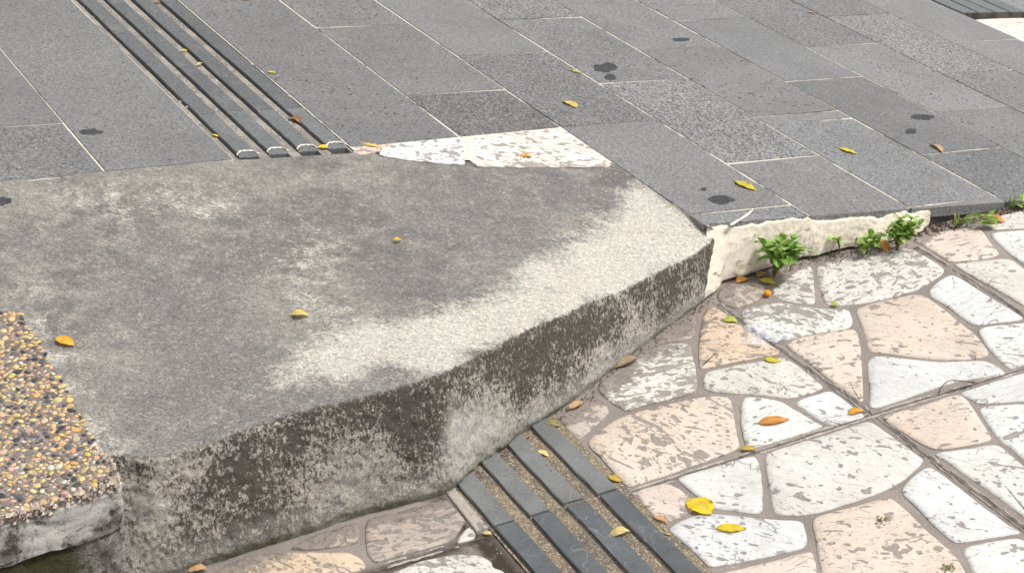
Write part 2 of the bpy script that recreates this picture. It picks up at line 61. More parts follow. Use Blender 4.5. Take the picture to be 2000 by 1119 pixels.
PLANTS = [((0.6057, 3.5514, 0.0), (0.0, 0.0, 0.0)), ((0.7772, 3.6692, 0.0), (0.0, 0.0, 0.0)), ((0.8372, 3.6652, -0.0), (0.0, 0.0, -0.0)), ((0.9158, 3.6826, 0.0), (0.0, 0.0, 0.0)), ((1.0859, 3.8077, 0.0), (0.0, 0.0, 0.0)), ((1.2468, 3.9129, 0.0), (0.0, 0.0, 0.0))]
FILM = [(0.4996, 3.2831, 0.0), (0.5271, 3.3239, -0.0), (0.5594, 3.314, 0.0), (0.595, 3.2813, -0.0), (0.5855, 3.2455, 0.0), (0.5692, 3.2236, -0.0), (0.5436, 3.2374, 0.0), (0.5073, 3.2381, 0.0)]
STRAP = [(0.8683, 3.0246, 0.0), (0.8723, 3.0286, -0.0), (0.8897, 3.0403, 0.0), (0.9167, 3.0439, 0.0), (0.9343, 3.0517, -0.0), (0.9535, 3.0616, 0.0)]
MOSS = [(0.6663, 2.5885, 0.0), (0.7579, 2.4465, 0.0)]
CHALK = [(0.6616, 2.7869), (0.6974, 2.8053), (0.7338, 2.8239), (0.7768, 2.8507)]
LIME = [(-0.3604, 2.772, 0.0428, 0.7), (-0.3069, 2.8112, 0.0528, 0.8), (-0.2521, 2.8508, 0.0533, 0.9), (-0.1915, 2.7955, 0.0477, 1.0), (-0.1435, 2.7798, 0.038, 1.0), (-0.147, 2.8801, 0.0537, 0.9), (-0.0799, 2.9276, 0.0594, 1.0), (-0.0207, 2.9858, 0.0604, 1.0), (0.0512, 3.0711, 0.0618, 1.0), (0.117, 3.1896, 0.0691, 1.0), (0.1774, 3.3413, 0.0719, 0.9), (0.23, 3.2923, 0.0548, 1.0), (0.2772, 3.5034, 0.075, 0.9), (0.3419, 3.5922, 0.0649, 1.0), (0.3837, 3.5306, 0.0699, 1.0), (0.4312, 3.54, 0.0526, 1.0), (0.3401, 3.4249, 0.0568, 1.0), (-0.8767, 2.806, 0.0275, 0.45), (-0.8256, 2.7185, 0.0268, 0.5), (-0.775, 2.6267, 0.0262, 0.5), (-0.7265, 2.5387, 0.0255, 0.5), (-0.6863, 2.4872, 0.0251, 0.4), (-0.4032, 3.0165, 0.0457, 0.3), (-0.4015, 3.2129, 0.0533, 0.25), (-0.756, 3.332, 0.083, 0.2), (-0.851, 3.2761, 0.0822, 0.16), (-0.6711, 3.3346, 0.0663, 0.15), (-0.9563, 3.2827, 0.0662, 0.1), (-0.4134, 3.1207, 0.0625, 0.22), (-0.3564, 2.941, 0.0497, 0.3), (-0.4094, 2.7014, 0.0374, 0.5), (-0.3099, 2.7302, 0.0376, 0.6), (-0.9156, 2.9174, 0.0404, 0.25), (-0.63, 3.3467, 0.0553, 0.15), (0.3133, 3.6868, 0.0481, 0.8), (0.3787, 3.6118, 0.0474, 1.0), (0.4011, 3.4677, 0.046, 1.0), (0.2572, 3.3732, 0.0615, 0.8), (0.0644, 3.2155, 0.0427, 0.6), (0.2147, 3.2157, 0.043, 0.9), (0.1236, 3.0758, 0.031, 0.9)]
DARK = [(-0.1666, 3.4292, 0.1346, 0.8), (0.0009, 3.3463, 0.1212, 0.9), (-0.246, 3.0781, 0.0822, 0.9), (-0.134, 3.0877, 0.0722, 0.8), (-0.7514, 3.015, 0.1129, 0.7), (-0.5393, 3.142, 0.084, 0.6), (-0.5779, 2.8441, 0.1173, 0.8), (-0.475, 2.6351, 0.1107, 0.9), (-0.3199, 2.6261, 0.0732, 0.9), (-0.2076, 2.7399, 0.0423, 1.0), (-0.6262, 2.5658, 0.073, 0.9), (-0.1155, 3.6444, 0.1417, 0.6), (0.1219, 3.6966, 0.1199, 0.6), (-0.9644, 3.0909, 0.0633, 0.7), (-0.6576, 2.9237, 0.08, 0.6), (0.2018, 3.614, 0.0708, 0.8)]
LICH = [(-0.0411, 2.8457, 0.1804, 0.039, 0.8), (-0.0022, 2.8943, 0.1688, 0.0395, 0.8), (0.0505, 2.9556, 0.1443, 0.0403, 0.9), (0.1029, 3.0182, 0.1372, 0.041, 0.8), (0.1551, 3.0952, 0.1233, 0.0419, 0.8), (0.2138, 3.1727, 0.1163, 0.0428, 0.9), (0.2745, 3.2505, 0.0984, 0.0383, 0.8), (0.3348, 3.3306, 0.0924, 0.0391, 0.9), (0.4103, 3.4293, 0.0785, 0.0401, 1.0), (0.4602, 3.5117, 0.0745, 0.0351, 1.0), (-0.0875, 2.7744, 0.1726, 0.0335, 0.8), (-0.1151, 2.7266, 0.1686, 0.0189, 0.4), (0.1009, 3.0012, 0.0817, 0.0309, 0.4), (0.0202, 2.9043, 0.0932, 0.0301, 0.4), (0.3329, 3.3154, 0.0503, 0.028, 0.4), (-0.1594, 2.6957, 0.1995, 0.0421, 0.7), (-0.212, 2.6692, 0.2057, 0.0371, 0.7), (-0.1536, 2.6872, 0.1268, 0.0378, 0.5), (-0.1732, 2.6703, 0.0822, 0.0284, 0.4), (-0.275, 2.6383, 0.2038, 0.0323, 0.6), (-0.3308, 2.6027, 0.1398, 0.037, 0.6), (-0.4074, 2.5714, 0.1723, 0.0412, 0.7), (-0.4443, 2.5449, 0.147, 0.0366, 0.6), (-0.5098, 2.5038, 0.1325, 0.0409, 0.7), (-0.4713, 2.5163, 0.0694, 0.0414, 0.7), (-0.4038, 2.5521, 0.0547, 0.0372, 0.4), (-0.5757, 2.4657, 0.1274, 0.0362, 0.5), (-0.611, 2.4561, 0.1985, 0.0268, 0.3), (-0.3453, 2.6061, 0.2143, 0.0366, 0.4), (-0.5408, 2.4758, 0.0447, 0.0368, 0.5), (-0.5971, 2.4488, 0.0647, 0.0365, 0.4)]
PALE = [(-0.093, 2.7417, 0.0803, 0.0434, 0.7), (-0.069, 2.7834, 0.0876, 0.0438, 0.6), (-0.0408, 2.8144, 0.0565, 0.0394, 0.5), (-0.0128, 2.8515, 0.0559, 0.0348, 0.5), (-0.0986, 2.7236, 0.0468, 0.0386, 0.7), (-0.1109, 2.7327, 0.1648, 0.0285, 0.5), (-0.1111, 2.7201, 0.1167, 0.0334, 0.7), (0.0472, 2.9239, 0.0339, 0.0305, 0.5), (-0.2808, 2.6247, 0.1134, 0.0467, 0.5), (-0.334, 2.5914, 0.0705, 0.0373, 0.4), (-0.6161, 2.4466, 0.1306, 0.0406, 0.6), (-0.5461, 2.4923, 0.2053, 0.0359, 0.4), (-0.6299, 2.4335, 0.0549, 0.0456, 0.5), (-0.2678, 2.621, 0.0273, 0.0378, 0.4), (-0.1921, 2.6552, 0.0369, 0.038, 0.3), (0.2388, 3.1765, 0.0156, 0.0271, 0.4)]
K9 = [[2.7264, 4.18], [2.9785, 4.139], [2.7095, 4.1065]]

UO, UE1, UE2, UN = Vector(UO), Vector(UE1), Vector(UE2), Vector(UN)
LE1, LE2 = Vector(LE1), Vector(LE2); SOUT = Vector(SOUT)
def upt(s, t, h=0.0): return UO + UE1*s + UE2*t + UN*h        # point on the sloping upper pavement
def lpt(s, t, h=0.0): return LE1*s + LE2*t + Vector((0, 0, h)) # point on the level lower pavement

# ---------------------------------------------------------------- helpers
def tag(o, label=None, cat=None, group=None, kind=None):
    if label: o['label'] = label
    if cat: o['category'] = cat
    if group: o['group'] = group
    if kind: o['kind'] = kind
    return o
def link(name, me, mat=None, parent=None, smooth=False):
    o = bpy.data.objects.new(name, me); COL.objects.link(o)
    if mat is not None and me is not None and not me.materials: me.materials.append(mat)
    if parent is not None: o.parent = parent; o.matrix_parent_inverse = parent.matrix_world.inverted()
    if smooth and me is not None:
        for p in me.polygons: p.use_smooth = True
    return o
def mesh(name, vs, fs):
    me = bpy.data.meshes.new(name); me.from_pydata([tuple(v) for v in vs], [], fs); me.update(); return me
def empty(name, loc):
    o = bpy.data.objects.new(name, None); COL.objects.link(o); o.empty_display_size = .05
    o.location = loc; o.matrix_world = Matrix.Translation(loc); return o
def chaikin(p, n=2, q=.22, closed=True):
    p = [Vector(a) for a in p]
    for _ in range(n):
        r = []; m = len(p)
        for i in range(m if closed else m-1):
            a, b = p[i], p[(i+1) % m]
            r += [a.lerp(b, q), a.lerp(b, 1-q)]
        if not closed: r = [p[0]]+r+[p[-1]]
        p = r
    return p
def area2(p): return sum(p[i][0]*p[(i+1) % len(p)][1]-p[(i+1) % len(p)][0]*p[i][1] for i in range(len(p)))
def inset(p, d):
    """move a ccw 2D ring inwards by d"""
    n = len(p); r = []
    for i in range(n):
        a, b, c = p[i-1], p[i], p[(i+1) % n]
        t = (Vector((c[0]-a[0], c[1]-a[1]))); l = t.length or 1
        r.append((b[0]-t.y/l*d, b[1]+t.x/l*d))
    return r
def block(ring, P, th, bev=.002, jit=0.0, rnd=None):
    """prism on a 2D ring: P(a,b,h) maps to space; bevelled top edge"""
    ring = [tuple(v[:2]) for v in ring]
    if area2(ring) < 0: ring = ring[::-1]
    n = len(ring); a = inset(ring, bev)
    vs = [P(*q, 0.0) for q in a]+[P(*q, -bev*.8) for q in ring]+[P(*q, -th) for q in ring]
    fs = [tuple(range(n))]
    for i in range(n):
        j = (i+1) % n
        fs += [(n+i, n+j, j, i), (2*n+i, 2*n+j, n+j, n+i)]
    return vs, fs
def clip(poly, a, b, c):
    """keep a*x+b*y+c >= 0"""
    r = []
    for i in range(len(poly)):
        p, q = poly[i], poly[(i+1) % len(poly)]
        dp, dq = a*p[0]+b*p[1]+c, a*q[0]+b*q[1]+c
        if dp >= 0: r.append(p)
        if (dp >= 0) != (dq >= 0):
            t = dp/(dp-dq); r.append((p[0]+(q[0]-p[0])*t, p[1]+(q[1]-p[1])*t))
    return r
def fbm(v, s, o=4): return noise.fractal(Vector(v)*s, 1.0, 2.0, o)
def attr(me, name, vals):
    a = me.attributes.new(name, 'FLOAT', 'POINT'); a.data.foreach_set('value', np.asarray(vals, dtype=np.float32))

# ---------------------------------------------------------------- materials
class Mat:
    def __init__(s, name, rough=.85, spec=.3):
        s.m = bpy.data.materials.new(name); s.m.use_nodes = True; s.t = s.m.node_tree
        s.b = s.t.nodes['Principled BSDF']; s.b.inputs['Roughness'].default_value = rough
        s.b.inputs['Specular IOR Level'].default_value = spec; s.h = None
        s.out = s.t.nodes['Material Output']
    def n(s, k, **kw):
        x = s.t.nodes.new(k)
        for a, v in kw.items(): setattr(x, a, v)
        return x
    def set(s, sock, v):
        if hasattr(v, 'is_output'): s.t.links.new(v, sock)
        else:
            if isinstance(v, tuple) and len(v) == 3 and sock.type == 'RGBA': v = v+(1,)
            sock.default_value = v
    def pos(s): return s.n('ShaderNodeNewGeometry').outputs['Position']
    def objpos(s): return s.n('ShaderNodeTexCoord').outputs['Object']
    def rand(s): return s.n('ShaderNodeObjectInfo').outputs['Random']
    def ocol(s): return s.n('ShaderNodeObjectInfo').outputs['Color']
    def oalpha(s): return s.n('ShaderNodeObjectInfo').outputs['Alpha']
    def attr(s, name, out='Fac'): return s.n('ShaderNodeAttribute', attribute_name=name).outputs[out]
    def vadd(s, v, f, k=37.0):
        c = s.n('ShaderNodeCombineXYZ')
        for i, q in enumerate((k, k*1.7, k*.6)): s.set(c.inputs[i], s.math('MULTIPLY', f, q))
        a = s.n('ShaderNodeVectorMath', operation='ADD'); s.set(a.inputs[0], v); s.set(a.inputs[1], c.outputs[0]); return a.outputs[0]
    def vscale(s, v, k, rot=0.0):
        a = s.n('ShaderNodeMapping'); a.inputs['Scale'].default_value = k; s.set(a.inputs[0], v)
        a.inputs['Rotation'].default_value = (0, 0, rot); return a.outputs[0]
    def noise(s, v, scale, detail=4, rough=.55, dist=0.0):
        x = s.n('ShaderNodeTexNoise'); s.set(x.inputs['Vector'], v); x.inputs['Scale'].default_value = scale
        x.inputs['Detail'].default_value = detail; x.inputs['Roughness'].default_value = rough; x.inputs['Distortion'].default_value = dist
        return x.outputs[0]
    def voro(s, v, scale, feat='F1', out='Distance', rnd=1.0):
        x = s.n('ShaderNodeTexVoronoi', feature=feat); s.set(x.inputs['Vector'], v); x.inputs['Scale'].default_value = scale
        x.inputs['Randomness'].default_value = rnd; return x.outputs[out]
    def math(s, op, a, b=None, clampit=False):
        x = s.n('ShaderNodeMath', operation=op); x.use_clamp = clampit; s.set(x.inputs[0], a)
        if b is not None: s.set(x.inputs[1], b)
        return x.outputs[0]
    def step(s, f, lo, hi, a=0.0, b=1.0):
        x = s.n('ShaderNodeMapRange', interpolation_type='SMOOTHSTEP'); s.set(x.inputs['Value'], f)
        for k, v in (('From Min', lo), ('From Max', hi), ('To Min', a), ('To Max', b)): s.set(x.inputs[k], v)
        return x.outputs[0]
    def mix(s, f, a, b, mode='MIX'):
        x = s.n('ShaderNodeMix', data_type='RGBA', blend_type=mode); x.clamp_factor = True
        s.set(x.inputs[0], f); s.set(x.inputs[6], a); s.set(x.inputs[7], b); return x.outputs[2]
    def bright(s, c, f):
        g = s.n('ShaderNodeCombineColor')
        for i in range(3): s.set(g.inputs[i], f)
        return s.mix(1.0, c, g.outputs[0], 'MULTIPLY')
    def color(s, c): s.set(s.b.inputs['Base Color'], c); return s
    def bump(s, h, strength=.5, dist=.002):
        x = s.n('ShaderNodeBump'); s.set(x.inputs['Height'], h); x.inputs['Strength'].default_value = strength; x.inputs['Distance'].default_value = dist
        if s.h is not None: s.set(x.inputs['Normal'], s.h)
        s.h = x.outputs[0]; s.set(s.b.inputs['Normal'], s.h); return s

def mat_granite(name, lo, hi, speck=1.0, tint=(1, 1, 1)):
    m = Mat(name, .8, .35); p = m.vadd(m.pos(), m.rand(), 11.0)
    r = m.rand(); ru = m.oalpha(); c = m.ocol()
    big = m.noise(p, 3.2, 3, .6); c = m.bright(c, m.step(big, .28, .72, .92, 1.08))
    c = m.mix(m.step(m.noise(p, 7.5, 4, .65), .52, .75, 0, .4), c, (.215, .207, .195)); c = m.mix(m.step(m.noise(m.vadd(p, .7), 4.0, 5, .7), .55, .72, 0, .35), c, (.12, .12, .122))
    f1 = m.noise(p, 300, 3, .8); c = m.bright(c, m.math('ADD', 1.0, m.math('MULTIPLY', m.math('SUBTRACT', m.step(f1, .3, .7, 0, 1), .5), m.step(ru, 0, 1, .75, 1.5))))
    f2 = m.noise(p, 120, 4, .8); c = m.bright(c, m.math('ADD', 1.0, m.math('MULTIPLY', m.math('SUBTRACT', m.step(f2, .3, .7, 0, 1), .5), m.step(ru, 0, 1, .45, 1.5))))
    # open pits, more on some slabs than on others
    dens = m.math('ADD', m.math('MULTIPLY', m.noise(p, 2.0, 2), .22), m.math('MULTIPLY', m.math('FRACT', m.math('MULTIPLY', r, 7.13)), .20*speck))
    v = m.voro(p, 75); pit = m.step(v, m.math('SUBTRACT', dens, .0), m.math('ADD', dens, .05), 1.0, 0.0)
    keep = m.step(m.noise(p, 45, 2, .5), .54, .62); pit = m.math('MULTIPLY', pit, keep)
    c = m.mix(m.math('MULTIPLY', pit, .85), c, (.035, .035, .036))
    sp = m.step(m.voro(p, 38), .03, .05, 1, 0); sp = m.math('MULTIPLY', sp, m.step(m.noise(p, 14, 2), .62, .68))
    c = m.mix(m.math('MULTIPLY', sp, .8), c, (.62, .60, .55))
    m.color(c); m.bump(f1, .35, .0012); m.bump(m.math('SUBTRACT', f2, m.math('MULTIPLY', pit, 1.6)), .6, .0015)
    return m.m
M = {}
M['plank'] = mat_granite('dark_granite', 0, 0)
M['bar_up'] = mat_granite('grey_basalt', 0, 0, .3)
def mat_bar():
    m = Mat('slate_bar', .7, .4); p = m.vadd(m.pos(), m.rand(), 9.0)
    c = m.mix(m.attr('row'), (.160, .165, .162), (.098, .106, .110))
    c = m.bright(c, m.step(m.noise(p, 9, 4, .6), .3, .7, .82, 1.18)); f1 = m.noise(p, 380, 3, .7)
    c = m.bright(c, m.step(f1, .3, .7, .75, 1.25))
    crack = m.step(m.math('ABSOLUTE', m.math('SUBTRACT', m.noise(p, 6, 3, .5, 1.2), .5)), .0, .006, 1, 0)
    c = m.mix(m.math('MULTIPLY', crack, .35), c, (.35, .35, .33))
    pit = m.math('MULTIPLY', m.step(m.voro(p, 30), .09, .12, 1, 0), m.step(m.noise(p, 20, 2), .55, .62))
    c = m.mix(m.math('MULTIPLY', pit, .8), c, (.03, .03, .03))
    m.color(c); m.bump(f1, .3, .001); m.bump(m.math('SUBTRACT', 1.0, pit), .5, .002); return m.m
M['bar_low'] = mat_bar()
def mat_grout(name, cream, dark, lo, hi, scale=5.0):
    m = Mat(name, .95, .15); p = m.pos()
    k = m.step(m.noise(p, scale, 6, .7), lo, hi)
    c = m.mix(k, dark, cream); f = m.noise(p, 260, 4, .7); c = m.bright(c, m.step(f, .3, .7, .7, 1.25))
    m.color(c); m.bump(f, .6, .002); return m.m
M['joint_up'] = mat_grout('cream_joint', (.68, .64, .53), (.16, .15, .135), .37, .49, 4.5)
def mat_bed():
    m = Mat('grey_grout', .92, .2); p = m.pos(); n1 = m.noise(p, 5, 4, .6); f = m.noise(p, 300, 4, .7)
    c = m.mix(m.step(n1, .35, .7), (.235, .205, .185), (.315, .275, .245))
    c = m.bright(c, m.step(f, .3, .7, .72, 1.22))
    c = m.mix(m.math('MULTIPLY', m.attr('wet'), m.step(m.noise(p, 22, 3, .6), .2, .5)), c, (.050, .040, .032))
    c = m.mix(m.math('MULTIPLY', m.step(m.voro(p, 120), .14, .2, 1, 0), m.step(m.noise(p, 30, 2), .55, .65)), c, (.5, .46, .4))
    m.color(c); m.bump(f, .7, .002); m.bump(n1, .4, .01); return m.m
M['bed'] = mat_bed()
def mat_stone():
    m = Mat('cast_flagstone', .75, .3); r = m.rand(); p = m.vadd(m.pos(), r, 23.0); a = m.oalpha()
    c = m.ocol()
    vr = m.n('ShaderNodeVectorRotate', rotation_type='Z_AXIS'); m.set(vr.inputs['Vector'], p); m.set(vr.inputs['Angle'], m.math('MULTIPLY', m.math('SUBTRACT', r, .5), 1.6)); p = vr.outputs[0]
    big = m.noise(p, 6, 4, .6); c = m.bright(c, m.step(big, .3, .7, .90, 1.08))
    c = m.mix(m.step(m.noise(p, 11, 3, .6), .52, .8, 0, .35), c, m.mix(.5, c, (.62, .46, .34)))
    c = m.mix(m.step(m.noise(m.vadd(p, .3), 4.5, 3, .55), .45, .75, 0, .35), c, (.66, .645, .60))
    c = m.bright(c, m.step(m.noise(p, 330, 3, .7), .3, .7, .90, 1.08))
    # sunk pits: long blotches whose share grows with the alpha of the object colour
    w1 = m.noise(m.vscale(p, (1.0, 1.25, 1.0), .3), 46, 1, .4, .15)
    w2 = m.noise(m.vscale(p, (1.0, 1.3, 1.0), .35), 95, 1, .4, .1)
    w3 = m.noise(m.vscale(p, (1.0, 2.6, 1.0), .55), 19, 1.5, .4, .5)
    patch = m.noise(p, 9, 2, .5)
    th = m.math('SUBTRACT', .755, m.math('MULTIPLY', a, .190)); th = m.math('SUBTRACT', th, m.math('MULTIPLY', m.math('SUBTRACT', patch, .5), .30))
    p1 = m.step(w1, th, m.math('ADD', th, .018)); p2 = m.step(w2, m.math('ADD', th, .015), m.math('ADD', th, .035))
    p3 = m.step(w3, m.math('ADD', th, .02), m.math('ADD', th, .038))
    pit = m.math('MAXIMUM', m.math('MAXIMUM', p1, m.math('MULTIPLY', p2, .7)), p3); pit = m.math('MULTIPLY', pit, m.step(m.noise(p, 150, 3, .7), .25, .55, .55, 1.0))
    # flowing ridge lines of the mould
    ln = m.noise(m.vscale(p, (1.0, 2.3, 1.0), .45), 7.5, 3, .5, .8)
    crk = m.step(m.math('ABSOLUTE', m.math('SUBTRACT', ln, .5)), .0, .010, 1, 0)
    crk = m.math('MULTIPLY', crk, m.step(m.noise(p, 10, 2), .52, .62))
    dirtc = m.mix(m.noise(p, 120, 3, .7), (.19, .165, .148), (.30, .27, .245))
    ln2 = m.noise(m.vscale(p, (1.0, 4.5, 1.0), .3), 13, 4, .6, 1.2); rip = m.math('MULTIPLY', m.step(m.math('ABSOLUTE', m.math('SUBTRACT', ln2, .48)), .0, .028, 1, 0), m.step(m.noise(p, 13, 2), .50, .62))
    c = m.mix(m.step(m.noise(p, 17, 4, .65, .4), .5, .72, 0, .30), c, (.42, .385, .345))
    c = m.mix(m.math('MULTIPLY', pit, .84), c, dirtc); c = m.mix(m.math('MULTIPLY', crk, .65), c, dirtc); c = m.mix(m.math('MULTIPLY', rip, m.step(a, .2, .8, .15, .6)), c, dirtc)
    # grime swept into the foot of the kerb and of the step
    d = m.attr('grime'); dn = m.step(m.math('ADD', d, m.math('MULTIPLY', m.math('SUBTRACT', m.noise(p, 26, 4, .65, .4), .5), 1.3)), .40, .62)
    c = m.mix(m.math('MULTIPLY', dn, .85), c, m.mix(m.noise(p, 60, 4, .7), (.15, .125, .108), (.30, .26, .23)))
    e = m.attr('edge'); c = m.mix(m.math('MULTIPLY', e, m.step(m.noise(p, 60, 2), .3, .6, .35, .8)), c, dirtc)
    m.color(c); m.bump(m.math('SUBTRACT', 1.0, m.math('MAXIMUM', pit, m.math('MULTIPLY', crk, .7))), .8, .004); m.bump(ln2, .7, .008); m.bump(big, .6, .012); m.bump(w2, .35, .004)
    m.bump(m.noise(p, 330, 3, .7), .2, .001); return m.m
M['stone'] = mat_stone()
def mat_slab():
    m = Mat('weathered_concrete', .92, .2); p = m.pos()
    lime, dark, face, foot = m.attr('lime'), m.attr('dark'), m.attr('face'), m.attr('foot')
    n1 = m.noise(p, 6, 5, .62, .5); n2 = m.noise(p, 24, 5, .65, .4); n3 = m.noise(m.vscale(p, (1, 1.7, 1), .25), 100, 4, .75, .8); n4 = m.noise(p, 330, 4, .75)
    sw = m.noise(m.vscale(p, (1.0, 3.4, 1.0), .25), 60, 4, .72, 1.6)
    n0 = m.noise(p, 2.4, 4, .6, .6)
    s1 = m.math('ADD', m.math('MULTIPLY', n1, .55), m.math('MULTIPLY', n2, .45))
    g = m.mix(m.step(s1, .38, .62), (.150, .141, .134), (.266, .249, .226))
    g = m.mix(m.step(n0, .42, .64, 0, .55), g, (.262, .254, .224))
    g = m.mix(m.math('MULTIPLY', m.step(m.math('SUBTRACT', dark, m.math('MULTIPLY', n2, .5)), .0, .55), .62), g, (.172, .163, .160))
    l = m.math('ADD', lime, m.math('MULTIPLY', m.math('SUBTRACT', m.math('ADD', m.math('MULTIPLY', n2, .6), m.math('MULTIPLY', n3, .4)), .5), 1.9))
    lw = m.step(m.math('ADD', l, m.math('MULTIPLY', m.math('SUBTRACT', m.noise(p, 100, 4, .8, .6), .5), 1.9)), .08, 1.05); limec = m.mix(n1, (.55, .51, .435), (.53, .515, .455))
    top = m.mix(m.math('MULTIPLY', lw, .95), g, limec)
    fl = m.math('MULTIPLY', m.step(sw, .54, .68), m.step(n2, .42, .58)); top = m.mix(m.math('MULTIPLY', fl, .62), top, (.44, .41, .355))
    fk = m.math('MULTIPLY', m.step(m.math('ADD', m.math('MULTIPLY', sw, .6), m.math('MULTIPLY', n2, .4)), .535, .565), m.step(lime, .06, .35, 0, .85)); top = m.mix(fk, top, (.54, .50, .43)); gk = m.math('MULTIPLY', m.step(m.noise(m.vscale(p, (1, 2.2, 1), .3), 30, 5, .75, 1.0), .58, .62), m.step(lime, .5, .9, 0, .55)); top = m.mix(gk, top, (.27, .255, .235)); top = m.bright(top, m.step(n3, .3, .7, .76, 1.24)); n5 = m.noise(p, 190, 3, .85, .3); top = m.bright(top, m.step(n5, .3, .7, .74, 1.26)); top = m.mix(m.math('MULTIPLY', m.step(m.noise(p, 85, 4, .75, .8), .57, .63), .42), top, (.48, .455, .405)); top = m.mix(m.math('MULTIPLY', m.step(m.noise(m.vadd(p, .4), 95, 4, .75, .6), .60, .66), .45), top, (.10, .094, .088))
    # face: pale plaster under dark crusts of lichen
    fb = m.mix(n1, (.38, .345, .295), (.47, .435, .38)); fb = m.mix(m.step(n2, .45, .65), fb, (.34, .32, .295)); fb = m.bright(fb, m.step(m.noise(p, 110, 4, .8), .3, .7, .62, 1.3))
    k1 = m.noise(m.vscale(p, (1, 1, 1.0)), 55, 5, .72, .5); k0 = m.noise(p, 8, 4, .6, .4)
    kk = m.math('ADD', m.math('MULTIPLY', k1, .58), m.math('MULTIPLY', k0, .42))
    k2 = m.noise(m.vscale(p, (1, 1, .6)), 165, 4, .82, .3); kk = m.math('ADD', m.math('MULTIPLY', kk, .50), m.math('MULTIPLY', k2, .50)); kk = m.math('ADD', kk, m.math('MULTIPLY', m.attr('lich'), .050)); kk = m.math('SUBTRACT', kk, m.math('MULTIPLY', m.attr('white'), .055)); kk = m.math('SUBTRACT', kk, m.math('MULTIPLY', foot, .03))
    lich = m.step(kk, .484, .530)
    fcol = m.mix(m.math('MULTIPLY', lich, .94), fb, m.mix(n4, (.052, .043, .036), (.090, .076, .064)))
    fcol = m.mix(m.math('MULTIPLY', m.step(foot, .62, .98), m.step(k2, .42, .58)), fcol, (.33, .325, .30)); fcol = m.mix(m.math('MULTIPLY', m.step(m.attr('white'), .2, 1.1), m.step(k2, .40, .60)), fcol, (.48, .47, .43))
    fcol = m.mix(m.math('MULTIPLY', m.step(foot, .86, 1.0), m.step(k0, .45, .6, 0, .7)), fcol, (.15, .145, .06))
    ed = m.step(m.math('ADD', face, m.math('MULTIPLY', m.math('SUBTRACT', m.math('ADD', m.math('MULTIPLY', k1, .5), m.math('MULTIPLY', k2, .5)), .5), 1.5)), .34, .66)
    c = m.mix(ed, top, fcol); c = m.bright(c, m.step(n4, .3, .7, .72, 1.28))
    m.color(c); m.bump(n4, .7, .0026); m.bump(n3, .5, .003); m.bump(n2, .3, .006); m.bump(m.math('MULTIPLY', m.math('SUBTRACT', 1.0, lich), ed), .7, .003); return m.m
M['slab'] = mat_slab()
def mat_mortar():
    m = Mat('cream_mortar', .93, .15); p = m.pos(); n1 = m.noise(p, 9, 5, .65, .4); n2 = m.noise(m.vscale(p, (.5, .5, 1.6)), 42, 4, .7, .7); n4 = m.noise(p, 260, 4, .7)
    c = m.mix(n1, (.74, .66, .53), (.78, .725, .615)); c = m.mix(m.math('MULTIPLY', m.step(n2, .54, .66), m.step(n1, .44, .56)), c, (.22, .19, .165)); c = m.mix(m.step(m.noise(p, 80, 4, .75, .5), .56, .70, 0, .5), c, (.34, .30, .25))
    c = m.mix(m.math('MULTIPLY', m.attr('grime'), m.step(n2, .38, .62)), c, (.15, .13, .11))
    c = m.bright(c, m.step(n4, .3, .7, .85, 1.12)); m.color(c); m.bump(n4, .4, .0015); m.bump(n2, .3, .004); return m.m
M['mortar'] = mat_mortar()
def mat_plain(name, a, b, scale=40, rough=.9, moss=None, mlo=.45, fine=.25):
    m = Mat(name, rough, .2); p = m.pos(); n1 = m.noise(p, scale, 5, .65, .4); n4 = m.noise(p, 300, 3, .7)
    c = m.mix(m.step(n1, .3, .7), a, b)
    if moss: c = m.mix(m.step(m.noise(p, 9, 4, .6, .5), mlo, mlo+.15), c, moss)
    c = m.bright(c, m.step(n4, .3, .7, 1-fine, 1+fine)); m.color(c); m.bump(n4, .6, .002); m.bump(n1, .5, .006); return m.m
M['riser'] = mat_plain('dark_riser', (.05, .045, .04), (.12, .105, .09), 30)
M['plinth'] = mat_plain('mossy_plinth', (.10, .092, .085), (.26, .245, .22), 26, .95)
def mat_plinth():
    m = Mat('mossy_plinth', .95, .15); p = m.pos(); n1 = m.noise(p, 24, 5, .7, .5); n2 = m.noise(p, 70, 4, .75); n4 = m.noise(p, 300, 3, .7)
    c = m.mix(m.step(n1, .35, .65), (.085, .078, .07), (.27, .255, .23)); c = m.mix(m.step(n2, .52, .64), c, (.06, .05, .042))
    k = m.step(m.math('ADD', m.attr('moss'), m.math('MULTIPLY', m.math('SUBTRACT', n1, .5), 1.4)), .42, .72); c = m.mix(k, c, m.mix(n2, (.022, .022, .012), (.060, .062, .028)))
    c = m.bright(c, m.step(n4, .3, .7, .7, 1.3)); m.color(c); m.bump(n4, .8, .003); m.bump(n2, .6, .006); return m.m
M['plinth'] = mat_plinth()
def mat_pside():
    m = Mat('grey_render', .92, .2); p = m.pos(); n1 = m.noise(p, 14, 5, .65, .5); n2 = m.noise(p, 60, 4, .7); n4 = m.noise(p, 300, 3, .7)
    c = m.mix(m.step(n1, .38, .58), (.17, .16, .15), (.46, .45, .42)); c = m.mix(m.math('MULTIPLY', m.step(n2, .48, .58), m.step(n1, .40, .56, 1, 0)), c, (.07, .06, .05)); c = m.mix(m.step(m.noise(p, 110, 4, .8), .56, .66, 0, .5), c, (.12, .105, .09))
    c = m.bright(c, m.step(n4, .3, .7, .82, 1.16)); m.color(c); m.bump(n1, .6, .008); m.bump(n4, .5, .002); return m.m
M['pside'] = mat_pside()
M['pmatrix'] = mat_plain('pebble_matrix', (.14, .115, .10), (.30, .25, .22), 70)
M['pcrumb'] = mat_plain('crumbled_render', (.25, .18, .14), (.60, .52, .45), 60)
